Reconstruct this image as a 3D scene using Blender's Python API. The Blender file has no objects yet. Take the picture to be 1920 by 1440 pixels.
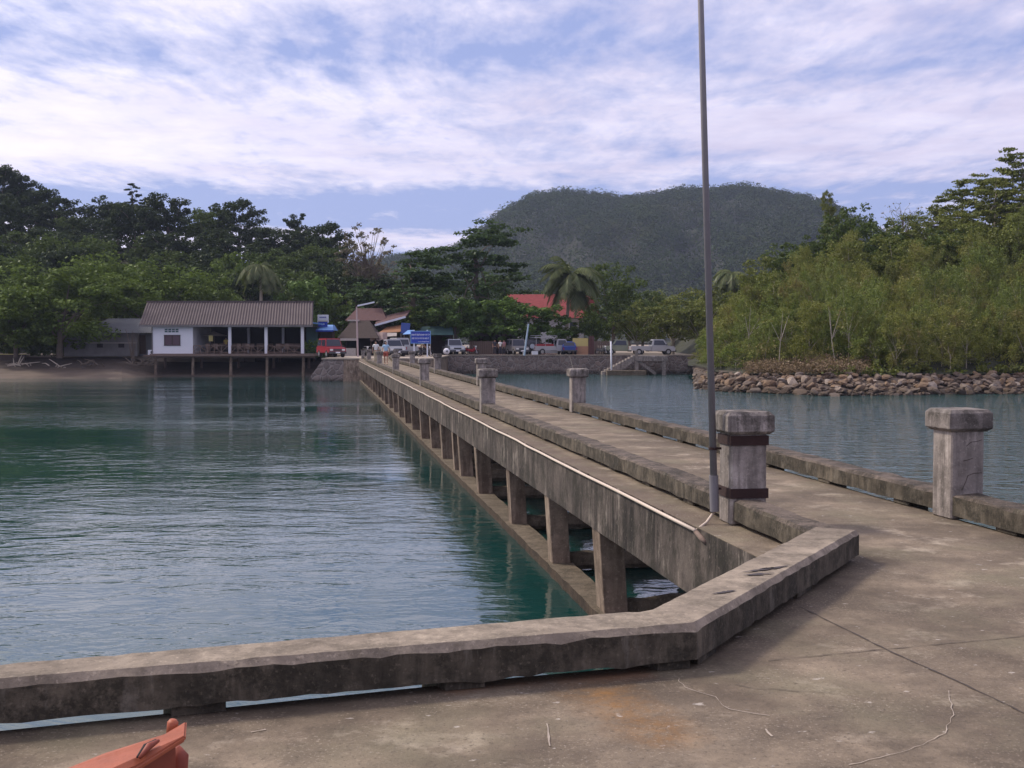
import bpy, bmesh, math, random
import numpy as np
from mathutils import Vector, Matrix, Euler

random.seed(7)
R = math.radians
scene = bpy.context.scene
COL = scene.collection

# ------------------------------------------------------------------ camera
F = 2200.0                       # focal length in photo pixels (1920 wide)
PITCH = math.atan(80 / F)
CAMZ = 1.7
cam_d = bpy.data.cameras.new('camera')
cam_d.sensor_width = 36
cam_d.lens = F / 1920 * 36
cam_d.clip_start = 0.1
cam_d.clip_end = 9000
cam = bpy.data.objects.new('camera', cam_d)
COL.objects.link(cam)
cam.location = (0, 0, CAMZ)
cam.rotation_euler = (math.pi / 2 - PITCH, 0, 0)
scene.camera = cam


def ray(u, v):
    c, s = math.cos(PITCH), math.sin(PITCH)
    a, b = (u - 960) / F, (720 - v) / F
    return Vector((a, c + b * s, -s + b * c))


def onz(u, v, z):
    d = ray(u, v)
    k = (z - CAMZ) / d.z
    return Vector((d.x * k, d.y * k, z))


def aty(u, v, y):
    d = ray(u, v)
    k = y / d.y
    return Vector((d.x * k, y, CAMZ + d.z * k))


def GX(u, y):
    return (u - 960) / F * y


def ZV(v, y):
    return CAMZ + (640 - v) / F * y


GZ = 0.2            # level of the quay
WZ = -1.84           # level of the water
PA = math.atan(360 / F)
CA, SA = math.cos(PA), math.sin(PA)


def P(L, t, z=0.0):
    """pier frame: L metres to the right of the camera line, t metres along the pier"""
    return Vector((L * CA - t * SA, L * SA + t * CA, z))


# ------------------------------------------------------------------ mesh builder
class MB:
    def __init__(self):
        self.v, self.f = [], []

    def add(self, vs, fs):
        o = len(self.v)
        self.v += [tuple(x) for x in vs]
        self.f += [tuple(i + o for i in q) for q in fs]
        return self

    def box(self, c, s, rz=0.0, rx=0.0, ry=0.0):
        m = Euler((rx, ry, rz)).to_matrix()
        vs = []
        for dz in (-.5, .5):
            for dx, dy in ((-.5, -.5), (.5, -.5), (.5, .5), (-.5, .5)):
                vs.append(m @ Vector((dx * s[0], dy * s[1], dz * s[2])) + Vector(c))
        return self.add(vs, [(3, 2, 1, 0), (4, 5, 6, 7), (0, 1, 5, 4), (1, 2, 6, 5), (2, 3, 7, 6), (3, 0, 4, 7)])

    def beam(self, a, b, w, h, up=(0, 0, 1)):
        a, b = Vector(a), Vector(b)
        d = (b - a).normalized()
        s = d.cross(Vector(up))
        if s.length < 1e-4:
            s = d.cross(Vector((0, 1, 0)))
        s.normalize()
        u = s.cross(d)
        vs = []
        for p in (a, b):
            for i, j in ((-1, -1), (1, -1), (1, 1), (-1, 1)):
                vs.append(p + s * (i * w / 2) + u * (j * h / 2))
        return self.add(vs, [(0, 1, 2, 3), (7, 6, 5, 4), (4, 5, 1, 0), (5, 6, 2, 1), (6, 7, 3, 2), (7, 4, 0, 3)])

    def prism(self, pts, z0, z1):
        n = len(pts)
        area = sum(pts[i][0] * pts[(i + 1) % n][1] - pts[(i + 1) % n][0] * pts[i][1] for i in range(n))
        if area < 0:
            pts = list(pts)[::-1]
        vs = [(p[0], p[1], z0) for p in pts] + [(p[0], p[1], z1) for p in pts]
        fs = [tuple(range(n))[::-1], tuple(range(n, 2 * n))]
        fs += [(i, (i + 1) % n, n + (i + 1) % n, n + i) for i in range(n)]
        return self.add(vs, fs)

    def hexa(self, q0, q1):
        """two quads, each seen counter-clockwise from the q1 side"""
        return self.add(list(q0) + list(q1), [(3, 2, 1, 0), (4, 5, 6, 7), (0, 1, 5, 4), (1, 2, 6, 5), (2, 3, 7, 6), (3, 0, 4, 7)])

    def extrude_side(self, prof, x0, x1):
        """profile of (y, z) points pulled along x"""
        n = len(prof)
        vs = [(x0, p[0], p[1]) for p in prof] + [(x1, p[0], p[1]) for p in prof]
        fs = [tuple(range(n)), tuple(range(n, 2 * n))[::-1]]
        fs += [(i, n + i, n + (i + 1) % n, (i + 1) % n) for i in range(n)]
        return self.add(vs, fs)

    def tube(self, pts, rad, n=8, caps=True):
        pts = [Vector(p) for p in pts]
        if not hasattr(rad, '__len__'):
            rad = [rad] * len(pts)
        vs, fs = [], []
        ref = None
        for i, p in enumerate(pts):
            d = (pts[min(i + 1, len(pts) - 1)] - pts[max(i - 1, 0)]).normalized()
            if ref is None:
                ref = Vector((1, 0, 0)) if abs(d.x) < .8 else Vector((0, 1, 0))
            s = (ref - d * ref.dot(d)).normalized()
            ref = s
            t = d.cross(s)
            for k in range(n):
                a = 2 * math.pi * k / n
                vs.append(p + (s * math.cos(a) + t * math.sin(a)) * rad[i])
        for i in range(len(pts) - 1):
            for k in range(n):
                a, b = i * n + k, i * n + (k + 1) % n
                fs.append((a, b, b + n, a + n))
        if caps:
            fs.append(tuple(range(n))[::-1])
            fs.append(tuple(range((len(pts) - 1) * n, len(pts) * n)))
        return self.add(vs, fs)

    def cyl(self, c, r, h, axis='z', n=16):
        c = Vector(c)
        d = {'x': Vector((1, 0, 0)), 'y': Vector((0, 1, 0)), 'z': Vector((0, 0, 1))}[axis]
        return self.tube([c - d * h / 2, c + d * h / 2], r, n)

    def slab(self, q, th):
        """a quad (seen counter-clockwise from outside) with thickness th inwards"""
        q = [Vector(p) for p in q]
        nrm = (q[1] - q[0]).cross(q[2] - q[0]).normalized()
        return self.hexa([p - nrm * th for p in q], q)

    def build(self, name, mat, parent=None, bevel=0.0, smooth=False, seg=1, mats=None):
        me = bpy.data.meshes.new(name)
        root = None
        off = Vector((0, 0, 0))
        if parent is not None:
            root = parent
            while root.parent is not None:
                root = root.parent
            off = root.location.copy()
        else:
            arr = np.array(self.v)
            off = Vector(((arr[:, 0].min() + arr[:, 0].max()) / 2, (arr[:, 1].min() + arr[:, 1].max()) / 2, arr[:, 2].min()))
        me.from_pydata([(x - off.x, y - off.y, z - off.z) for x, y, z in self.v], [], self.f)
        if bevel:
            bm = bmesh.new()
            bm.from_mesh(me)
            bmesh.ops.bevel(bm, geom=list(bm.edges), offset=bevel, segments=seg, affect='EDGES', clamp_overlap=True)
            bm.to_mesh(me)
            bm.free()
        me.materials.append(mat)
        if smooth:
            me.polygons.foreach_set('use_smooth', [True] * len(me.polygons))
        if mats:
            me.materials.append(mats[0])
            for p in me.polygons:
                if mats[1](p):
                    p.material_index = 1
        me.update()
        o = bpy.data.objects.new(name, me)
        COL.objects.link(o)
        if parent is not None:
            o.parent = parent
        else:
            o.location = off
        return o


def np_mesh(name, verts, nper, mat, parent=None, faces=None):
    """numpy verts (N,3); consecutive nper verts make a face unless faces are given"""
    me = bpy.data.meshes.new(name)
    verts = np.asarray(verts, dtype=np.float32)
    if faces is None:
        faces = np.arange(len(verts), dtype=np.int32).reshape(-1, nper)
    faces = np.asarray(faces, dtype=np.int32)
    me.vertices.add(len(verts))
    me.vertices.foreach_set('co', verts.ravel())
    me.loops.add(faces.size)
    me.loops.foreach_set('vertex_index', faces.ravel())
    me.polygons.add(len(faces))
    me.polygons.foreach_set('loop_start', np.arange(0, faces.size, faces.shape[1], dtype=np.int32))
    me.update(calc_edges=True)
    me.validate()
    me.materials.append(mat)
    o = bpy.data.objects.new(name, me)
    COL.objects.link(o)
    if parent is not None:
        o.parent = parent
    return o


def tag(o, label=None, cat=None, group=None, kind=None):
    if label:
        o['label'] = label
    if cat:
        o['category'] = cat
    if group:
        o['group'] = group
    if kind:
        o['kind'] = kind
    return o


def thing(name, label, cat, loc=(0, 0, 0), group=None):
    o = bpy.data.objects.new(name, None)
    COL.objects.link(o)
    o.location = loc
    return tag(o, label, cat, group)


CHILD = {}


def dup(root, loc, rz=0.0, label=None, group=None, sc=None):
    def cp(o, par):
        c = o.copy()
        COL.objects.link(c)
        c.parent = par
        for ch in list(o.children):
            cp(ch, c)
        return c
    r = cp(root, None)
    place(r, loc, rz, sc)
    if label:
        r['label'] = label
    if group:
        r['group'] = group
    return r


def place(r, loc, rz=0.0, sc=None):
    r.location = loc
    r.rotation_euler = (0, 0, rz)
    if sc:
        r.scale = sc if hasattr(sc, '__len__') else (sc, sc, sc)
    return r


# ------------------------------------------------------------------ materials
class NT:
    def __init__(self, tree):
        self.t = tree
        self.n = tree.nodes
        self.l = tree.links

    def new(self, typ, **kw):
        n = self.n.new(typ)
        for k, v in kw.items():
            setattr(n, k, v)
        return n

    def put(self, sock, val):
        if hasattr(val, 'is_output') or isinstance(val, bpy.types.NodeSocket):
            self.l.new(val, sock)
        elif val is not None:
            if hasattr(val, '__len__') and len(val) == 3 and sock.type == 'RGBA':
                val = (*val, 1)
            sock.default_value = val

    def coords(self, kind='Object'):
        return self.new('ShaderNodeTexCoord').outputs[kind]

    def mapping(self, vec, scale=(1, 1, 1), loc=(0, 0, 0), rot=(0, 0, 0)):
        m = self.new('ShaderNodeMapping')
        self.put(m.inputs['Vector'], vec)
        m.inputs['Scale'].default_value = scale
        m.inputs['Location'].default_value = loc
        m.inputs['Rotation'].default_value = rot
        return m.outputs[0]

    def noise(self, vec, scale, detail=4, rough=.55, dist=0.0, out='Fac'):
        n = self.new('ShaderNodeTexNoise')
        self.put(n.inputs['Vector'], vec)
        self.put(n.inputs['Scale'], scale)
        n.inputs['Detail'].default_value = detail
        n.inputs['Roughness'].default_value = rough
        n.inputs['Distortion'].default_value = dist
        return n.outputs[out]

    def ramp(self, fac, stops, interp='LINEAR'):
        n = self.new('ShaderNodeValToRGB')
        self.put(n.inputs[0], fac)
        cr = n.color_ramp
        cr.interpolation = interp
        while len(cr.elements) < len(stops):
            cr.elements.new(.5)
        for e, (p, c) in zip(cr.elements, stops):
            e.position = p
            e.color = (*c, 1) if hasattr(c, '__len__') else (c, c, c, 1)
        return n.outputs[0]

    def mix(self, fac, a, b, mode='MIX'):
        n = self.new('ShaderNodeMix', data_type='RGBA', blend_type=mode)
        self.put(n.inputs[0], fac)
        self.put(n.inputs[6], a)
        self.put(n.inputs[7], b)
        return n.outputs[2]

    def math(self, op, a, b=None, c=None, clamp=False):
        n = self.new('ShaderNodeMath', operation=op, use_clamp=clamp)
        self.put(n.inputs[0], a)
        if b is not None:
            self.put(n.inputs[1], b)
        if c is not None:
            self.put(n.inputs[2], c)
        return n.outputs[0]

    def sep(self, vec):
        n = self.new('ShaderNodeSeparateXYZ')
        self.put(n.inputs[0], vec)
        return n.outputs

    def comb(self, x, y, z):
        n = self.new('ShaderNodeCombineXYZ')
        for i, q in enumerate((x, y, z)):
            self.put(n.inputs[i], q)
        return n.outputs[0]

    def bump(self, height, dist=.02, strength=1.0):
        n = self.new('ShaderNodeBump')
        self.put(n.inputs['Height'], height)
        n.inputs['Distance'].default_value = dist
        self.put(n.inputs['Strength'], strength)
        return n.outputs[0]


def mat_new(name):
    m = bpy.data.materials.new(name)
    m.use_nodes = True
    t = NT(m.node_tree)
    b = m.node_tree.nodes['Principled BSDF']
    return m, t, b


def simple(name, col, rough=.6, metal=0.0, var=.25, scale=6.0, bump=0.0, spec=None):
    """one paint with blotchy wear"""
    m, t, b = mat_new(name)
    co = t.coords()
    f = t.noise(co, scale, 5, .6)
    c = t.mix(f, tuple(x * (1 - var) for x in col), tuple(min(1, x * (1 + var)) for x in col))
    t.put(b.inputs['Base Color'], c)
    t.put(b.inputs['Roughness'], rough)
    t.put(b.inputs['Metallic'], metal)
    if spec is not None:
        t.put(b.inputs['Specular IOR Level'], spec)
    if bump:
        t.put(b.inputs['Normal'], t.bump(t.noise(co, scale * 6, 4), bump))
    return m


def concrete(name, base, dark, streak=0.0, blot=.5, speck=.15, moss=0.0, scale=1.0, bump=.004, pale=None, gen=False):
    m, t, b = mat_new(name)
    geo = t.new('ShaderNodeNewGeometry')
    co = geo.outputs['Position']
    big = t.ramp(t.noise(co, 1.1 * scale, 6, .62), [(.34, 0), (.66, 1)])
    c = t.mix(t.math('MULTIPLY', big, blot), base, dark)
    mid = t.ramp(t.noise(co, 5.0 * scale, 6, .65), [(.45, 0), (.72, 1)])
    c = t.mix(t.math('MULTIPLY', mid, blot * .7), c, tuple(x * .55 for x in dark))
    if streak:
        wob = t.mix(.03, co, t.noise(co, 2.5, 3, .5, out='Color'))
        st = t.noise(t.mapping(wob, (6.5 * scale, 6.5 * scale, .8)), 1.0, 5, .6)
        s1 = t.math('MULTIPLY', t.ramp(st, [(.44, 0), (.57, 1)]), t.ramp(t.noise(t.mapping(co, (1, 1, 1), (2, 7, 1)), .9 * scale, 4, .6), [(.36, .15), (.56, 1)]))
        c = t.mix(t.math('MULTIPLY', s1, streak), c, tuple(x * .33 for x in dark))
        s2 = t.math('MULTIPLY', t.ramp(t.noise(t.mapping(wob, (5 * scale, 5 * scale, 1.3), (4, 3, 1)), 1.0, 6, .7), [(.55, 0), (.63, 1)]), t.ramp(t.noise(t.mapping(co, (1, 1, 1), (8, 1, 5)), .8 * scale, 3, .6), [(.44, 0), (.55, 1)]))
        c = t.mix(t.math('MULTIPLY', s2, streak * .8), c, pale or tuple(min(1, x * 1.5) for x in base))
    if moss:
        ms = t.math('MULTIPLY', t.ramp(t.noise(co, 2.6 * scale, 7, .72), [(.47, 0), (.58, 1)]), t.ramp(t.noise(co, 19 * scale, 4, .7), [(.3, .25), (.55, 1)]))
        c = t.mix(t.math('MULTIPLY', ms, moss), c, (.030, .027, .020))
    sp = t.ramp(t.noise(co, 26 * scale, 3, .6), [(.60, 0), (.70, 1)])
    c = t.mix(t.math('MULTIPLY', sp, speck), c, tuple(min(1, x * 1.9) for x in base))
    sp2 = t.ramp(t.noise(t.mapping(co, (1, 1, 1), (9, 2, 3)), 40 * scale, 3, .6), [(.60, 0), (.7, 1)])
    c = t.mix(t.math('MULTIPLY', sp2, speck * 1.6), c, tuple(x * .4 for x in dark))
    t.put(b.inputs['Base Color'], c)
    t.put(b.inputs['Roughness'], .9)
    t.put(b.inputs['Specular IOR Level'], .25)
    h = t.math('ADD', t.noise(co, 30 * scale, 6, .7), t.math('MULTIPLY', t.noise(co, 6 * scale, 4), 2.0))
    t.put(b.inputs['Normal'], t.bump(h, bump))
    return m


def leaf_mat(name, c1, c2, c3=None, c3amt=.0, scale=.5, trans=.3, scale2=2.5, gloss=.02, isl=.55):
    m, t, b = mat_new(name)
    geo = t.new('ShaderNodeNewGeometry')
    oi = t.new('ShaderNodeObjectInfo')
    co = geo.outputs['Position']
    f = t.ramp(t.noise(co, scale, 4, .6), [(.33, 0), (.67, 1)])
    f = t.math('ADD', t.math('MULTIPLY', f, .7), t.math('MULTIPLY', oi.outputs['Random'], .3))
    c = t.mix(f, c1, c2)
    ri = geo.outputs['Random Per Island']
    c = t.mix(t.math('MULTIPLY', ri, isl), c, tuple(x * 1.7 for x in c2))
    if c3:
        k = t.ramp(t.noise(t.mapping(co, (1, 1, 1), (5, 8, 2)), scale2, 4, .6), [(.52, 0), (.64, 1)])
        c = t.mix(t.math('MULTIPLY', k, c3amt), c, c3)
    d = t.new('ShaderNodeBsdfDiffuse')
    tr = t.new('ShaderNodeBsdfTranslucent')
    gl = t.new('ShaderNodeBsdfGlossy')
    gl.inputs['Roughness'].default_value = .45
    gl.inputs['Color'].default_value = (.8, .85, .8, 1)
    t.put(d.inputs['Color'], c)
    t.put(tr.inputs['Color'], t.mix(.5, c, (.10, .14, .02)))
    mx = t.new('ShaderNodeMixShader')
    mx.inputs[0].default_value = trans
    t.l.new(d.outputs[0], mx.inputs[1])
    t.l.new(tr.outputs[0], mx.inputs[2])
    mx2 = t.new('ShaderNodeMixShader')
    mx2.inputs[0].default_value = gloss
    t.l.new(mx.outputs[0], mx2.inputs[1])
    t.l.new(gl.outputs[0], mx2.inputs[2])
    out = [n for n in t.n if n.type == 'OUTPUT_MATERIAL'][0]
    t.l.new(mx2.outputs[0], out.inputs['Surface'])
    t.n.remove(b)
    return m


def stone_wall_mat(name, c1, c2, mortar, scale=2.2, tide=None):
    m, t, b = mat_new(name)
    geo = t.new('ShaderNodeNewGeometry')
    co = geo.outputs['Position']
    w = t.noise(co, 1.7, 3, .5, out='Color')
    co2 = t.mix(.22, co, w)
    vo = t.new('ShaderNodeTexVoronoi', feature='F1')
    t.put(vo.inputs['Vector'], co2)
    vo.inputs['Scale'].default_value = scale
    ve = t.new('ShaderNodeTexVoronoi', feature='DISTANCE_TO_EDGE')
    t.put(ve.inputs['Vector'], co2)
    ve.inputs['Scale'].default_value = scale
    rnd = t.sep(vo.outputs['Color'])[0]
    c = t.mix(rnd, c1, c2)
    c = t.mix(t.math('MULTIPLY', t.noise(co, 9, 5, .65), .7), c, tuple(x * .4 for x in c1))
    edge = t.ramp(ve.outputs['Distance'], [(.02, 1), (.075, 0)])
    c = t.mix(edge, c, mortar)
    if tide is not None:
        z = t.sep(co)[2]
        k = t.math('MULTIPLY', t.math('SUBTRACT', tide, t.math('ADD', z, t.math('MULTIPLY', t.noise(co, 1.5, 4), .6))), 3.0, clamp=True)
        c = t.mix(t.math('MULTIPLY', k, .8), c, (.035, .03, .022))
    t.put(b.inputs['Base Color'], c)
    t.put(b.inputs['Roughness'], .95)
    t.put(b.inputs['Normal'], t.bump(t.ramp(ve.outputs['Distance'], [(0, 0), (.15, 1)]), .06))
    return m


M = {}
M['post'] = concrete('post_concrete', (.40, .35, .315), (.21, .18, .16), streak=.55, blot=.8, speck=.2, moss=.35, scale=1.6, bump=.005)
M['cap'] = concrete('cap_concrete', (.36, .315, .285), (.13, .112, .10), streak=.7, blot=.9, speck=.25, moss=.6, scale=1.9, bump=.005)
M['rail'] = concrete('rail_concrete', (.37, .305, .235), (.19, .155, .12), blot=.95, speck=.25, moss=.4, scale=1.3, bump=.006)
M['rail_old'] = concrete('weathered_rail_concrete', (.18, .142, .115), (.065, .052, .042), blot=.95, speck=.5, moss=.85, scale=1.4, bump=.012)
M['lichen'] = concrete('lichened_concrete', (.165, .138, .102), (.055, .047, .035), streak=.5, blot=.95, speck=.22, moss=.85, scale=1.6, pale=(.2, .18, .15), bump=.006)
M['girder'] = concrete('streaked_concrete', (.165, .134, .112), (.065, .053, .046), streak=.95, blot=.9, speck=.25, moss=.75, scale=.8, pale=(.33, .28, .235), bump=.008)
M['pile'] = concrete('pile_concrete', (.36, .275, .205), (.15, .105, .075), streak=.6, blot=.8, speck=.25, moss=.2, scale=1.1, pale=(.45, .38, .3), bump=.008)
M['tie'] = concrete('barnacled_concrete', (.22, .175, .125), (.10, .08, .055), blot=.75, speck=.5, moss=.45, scale=1.6, bump=.02)
M['barnacle'] = concrete('dark_barnacled_concrete', (.12, .085, .058), (.045, .032, .022), blot=.7, speck=.4, moss=.5, scale=2.2, bump=.03)
M['metal_pole'] = simple('galvanised_steel', (.20, .185, .195), .6, .15, .22, 5)
M['rust'] = simple('rusty_steel', (.033, .014, .012), .85, .1, .5, 9, .004)
M['pipe'] = simple('cream_plastic_pipe', (.60, .49, .39), .5, 0, .15, 8)
M['orange'] = simple('orange_plastic', (.33, .082, .034), .55, 0, .45, 9, .002)
M['orange_dark'] = simple('dull_orange_plastic', (.22, .042, .02), .6, 0, .5, 9, .001)
M['white'] = simple('white_wall_paint', (.72, .72, .76), .8, 0, .06, 1.2)
M['white_gloss'] = simple('white_car_paint', (.38, .38, .40), .3, 0, .05, 3)
M['grey_wall'] = simple('grey_cement_wall', (.16, .15, .148), .9, 0, .4, 1.5)
M['tin'] = simple('weathered_tin', (.085, .09, .10), .7, 0, .3, 1.3)
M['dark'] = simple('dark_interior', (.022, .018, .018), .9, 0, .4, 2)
M['glass'] = simple('dark_window_glass', (.03, .034, .05), .12, 0, .2, 2)
M['rubber'] = simple('black_rubber', (.02, .02, .02), .85, 0, .2, 8)
M['rim'] = simple('grey_wheel_rim', (.4, .4, .42), .4, .6, .1, 8)
M['red_paint'] = simple('red_car_paint', (.30, .025, .035), .3, 0, .1, 2)
M['silver'] = simple('silver_car_paint', (.38, .40, .44), .3, .3, .08, 2)
M['blue_paint'] = simple('blue_car_paint', (.025, .06, .25), .3, 0, .1, 2)
M['olive_paint'] = simple('pale_green_car_paint', (.22, .24, .17), .4, 0, .15, 2)
M['grey_paint'] = simple('dull_grey_car_paint', (.17, .16, .17), .45, 0, .15, 2)
M['bumper'] = simple('dark_bumper', (.05, .05, .055), .5, 0, .2, 4)
M['lamp'] = simple('pale_lamp_glass', (.7, .7, .68), .15, 0, .05, 4)
M['sign_blue'] = simple('blue_sign_paint', (.012, .045, .36), .5, 0, .12, 2)
M['sign_white'] = simple('white_sign_paint', (.62, .66, .74), .6, 0, .08, 4)
M['light_blue'] = simple('light_blue_sheet', (.16, .32, .62), .6, 0, .15, 2)
M['tarp_blue'] = simple('blue_tarpaulin', (.018, .05, .22), .6, 0, .25, 1.2)
M['teal'] = simple('faded_green_board', (.05, .11, .11), .8, 0, .2, 2)
M['thatch'] = simple('brown_thatch', (.062, .044, .036), .95, 0, .35, 3, .03)
M['thatch_red'] = simple('reddish_brown_roofing', (.09, .042, .04), .9, 0, .3, 2, .02)
M['wood'] = simple('weathered_wood', (.17, .12, .095), .9, 0, .35, 4, .01)
M['wood_dark'] = simple('dark_wood', (.055, .035, .028), .9, 0, .35, 4, .01)
M['awning_orange'] = simple('orange_awning', (.28, .13, .06), .8, 0, .3, 2)
M['canvas'] = simple('pale_canvas', (.42, .37, .33), .85, 0, .3, 4)
M['yellow_wall'] = simple('yellow_wall_paint', (.50, .42, .16), .85, 0, .15, 1.5)
M['orange_wall'] = simple('orange_wall_paint', (.36, .2, .12), .85, 0, .2, 1.5)
M['red_roof'] = simple('red_roof_tiles', (.25, .042, .042), .85, 0, .4, 3)
M['bark'] = simple('tree_bark', (.14, .11, .085), .95, 0, .35, 2.5, .03)
M['bark_pale'] = simple('pale_bark', (.36, .31, .25), .95, 0, .25, 2.5, .02)
M['skin'] = simple('skin', (.36, .2, .13), .6, 0, .08, 5)
M['hair'] = simple('dark_hair', (.02, .015, .012), .7, 0, .2, 9)
M['shirt_white'] = simple('white_cloth', (.72, .71, .68), .9, 0, .06, 5)
M['shirt_blue'] = simple('pale_blue_print_cloth', (.33, .5, .66), .9, 0, .45, 14)
M['shorts_red'] = simple('rust_red_cloth', (.36, .09, .06), .9, 0, .15, 5)
M['khaki'] = simple('khaki_cloth', (.33, .28, .19), .9, 0, .12, 5)
M['dark_cloth'] = simple('dark_cloth', (.04, .04, .055), .9, 0, .2, 5)
M['pink_cloth'] = simple('dull_pink_cloth', (.4, .2, .22), .9, 0, .15, 5)
M['yellow_cloth'] = simple('yellow_cloth', (.5, .38, .08), .9, 0, .15, 5)
# ------------------------------------------------------------------ light and sky
SUN_AZ, SUN_EL = R(-66), R(44)      # azimuth from +Y, clockwise positive
sdir = Vector((math.sin(SUN_AZ) * math.cos(SUN_EL), math.cos(SUN_AZ) * math.cos(SUN_EL), math.sin(SUN_EL)))
sl = bpy.data.lights.new('sun', 'SUN')
sl.energy = 3.3
sl.angle = R(8)
sl.color = (1.0, .90, .78)
so = bpy.data.objects.new('sun', sl)
COL.objects.link(so)
so.rotation_euler = sdir.to_track_quat('Z', 'Y').to_euler()
so.location = (-60, 20, 80)

w = bpy.data.worlds.new('World')
scene.world = w
w.use_nodes = True
t = NT(w.node_tree)
bg = w.node_tree.nodes['Background']
sky = t.new('ShaderNodeTexSky', sky_type='NISHITA')
sky.sun_disc = False
sky.sun_elevation = SUN_EL
sky.sun_rotation = SUN_AZ
sky.air_density = 1.0
sky.dust_density = 1.2
sky.ozone_density = 2.0
g = t.coords('Generated')
x, y, z = t.sep(g)
zz = t.math('ADD', t.math('MAXIMUM', z, 0.0), .03)
px = t.math('DIVIDE', x, zz)
py = t.math('DIVIDE', y, zz)
pv = t.comb(px, py, 0.0)
rr = t.math('SQRT', t.math('ADD', t.math('MULTIPLY', px, px), t.math('MULTIPLY', py, py)))
warp = t.noise(t.mapping(pv, (.5, .5, 1)), 1.0, 3, .5, out='Color')
pv2 = t.mix(.25, pv, warp)
n_big = t.noise(t.mapping(pv, (.36, .62, 1), (3.1, .35, 0), (0, 0, .25)), 1.0, 3, .5)
n_mid = t.noise(t.mapping(pv2, (3.8, 1.9, 1), (1.7, 5.2, 0), (0, 0, .2)), 1.0, 8, .62, .3)
n_fin = t.noise(t.mapping(pv, (9.0, 4.2, 1), (6.2, 1.1, 0)), 1.0, 6, .6)
# how thickly the sheet covers, by distance towards the horizon
rn = t.math('DIVIDE', rr, 20.0, clamp=True)
cov = t.ramp(rn, [(.0, .60), (.157, .58), (.185, .47), (.21, .62), (.245, .71), (.28, .71), (.308, .52), (.33, .30), (.385, .32), (.41, .57), (.45, .63), (.49, .42), (.6, .56), (1.0, .45)])
cl = t.math('ADD', t.math('MULTIPLY', n_mid, .44), t.math('ADD', t.math('MULTIPLY', n_big, .34), t.math('MULTIPLY', n_fin, .22)))
mask = t.ramp(t.math('ADD', cl, t.math('MULTIPLY', t.math('SUBTRACT', cov, .5), .55)), [(.43, 0), (.50, .42), (.58, .86), (.67, 1)])
body = t.ramp(t.noise(t.mapping(pv2, (2.2, 2.6, 1), (8, 8, 0)), 1.0, 7, .6), [(.3, 0), (.7, 1)])
cloudc = t.mix(body, (7.1, 6.5, 8.6), (9.8, 9.2, 11.0))
dt = t.new('ShaderNodeVectorMath', operation='DOT_PRODUCT')
t.put(dt.inputs[0], g)
dt.inputs[1].default_value = sdir
glow = t.math('POWER', t.math('MAXIMUM', dt.outputs['Value'], 0.0), 2.6)
cloudc = t.mix(t.math('MULTIPLY', glow, .95, clamp=True), cloudc, (19, 18, 17.8))
SKYMUL = (.86, .86, 1.10)
blue = t.mix(1.0, sky.outputs[0], SKYMUL, 'MULTIPLY')
blue = t.mix(.72, blue, (4.2, 5.0, 8.8))
skyc = t.mix(mask, blue, cloudc)
t.put(bg.inputs['Color'], skyc)
bg.inputs['Strength'].default_value = .1

scene.view_settings.view_transform = 'Standard'
scene.view_settings.look = 'None'
scene.view_settings.exposure = 0.0
scene.view_settings.gamma = 1.0
scene.cycles.max_bounces = 8
scene.cycles.transparent_max_bounces = 8
scene.cycles.volume_bounces = 0

# ------------------------------------------------------------------ water
m, t, b = mat_new('sea_water')
co = t.coords()
X = t.sep(co)
# wind roughens the open side to the right of the pier
side = t.math('ADD', t.math('MULTIPLY', X[0], CA), t.math('MULTIPLY', X[1], SA))
open_side = t.math('MULTIPLY', t.math('SUBTRACT', side, 7.0), .3, clamp=True)
patch = t.ramp(t.noise(t.mapping(co, (.02, .07, 1)), 1.0, 3, .5), [(.42, .22), (.60, 1.15)])
w1 = t.noise(t.mapping(co, (.40, .75, 1), rot=(0, 0, .12)), 1.0, 3, .55, .8)
w2 = t.noise(t.mapping(co, (1.2, 2.1, 1), rot=(0, 0, -.25)), 1.0, 3, .55, .8)
w3 = t.noise(t.mapping(co, (4.5, 8.0, 1)), 1.0, 3, .55)
h = t.math('ADD', t.math('MULTIPLY', w1, .045), t.math('ADD', t.math('MULTIPLY', w2, .029), t.math('MULTIPLY', w3, .006)))
w4 = t.noise(t.mapping(co, (.62, .85, 1), rot=(0, 0, .5)), 1.0, 4, .6, 1.4)
hr = t.math('ADD', t.math('MULTIPLY', w4, .22), t.math('ADD', t.math('MULTIPLY', w2, .05), t.math('MULTIPLY', w3, .012)))
hh = t.math('ADD', t.math('MULTIPLY', h, patch), t.math('MULTIPLY', hr, open_side))
bp = t.new('ShaderNodeBump')
t.put(bp.inputs['Height'], hh)
bp.inputs['Distance'].default_value = 1.0
bp.inputs['Strength'].default_value = 1.0
t.put(b.inputs['Normal'], bp.outputs[0])
deep = t.noise(t.mapping(co, (.05, .05, 1)), 1.0, 3)
t.put(b.inputs['Base Color'], t.mix(deep, (.006, .040, .037), (.010, .053, .049)))
t.put(b.inputs['Roughness'], .03)
t.put(b.inputs['IOR'], 1.6)
t.put(b.inputs['Specular IOR Level'], .5)
M['water'] = m
wa = MB()
wa.add([(-2600, -400, 0), (2600, -400, 0), (2600, 3600, 0), (-2600, 3600, 0)], [(0, 1, 2, 3)])
wo = wa.build('water', M['water'])
wo.location = (0, 0, WZ)
wo.data.transform(Matrix.Translation((0, 1600, 0)))
tag(wo, 'calm greenish blue sea water beside the pier', None, None, 'structure')
# ------------------------------------------------------------------ pier
T0, T1 = 8.75, 104.0
LO, LI = 3.40, 6.01            # outer edges of the walkway slab
RT, RB = .24, .05              # rail top and underside

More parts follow.
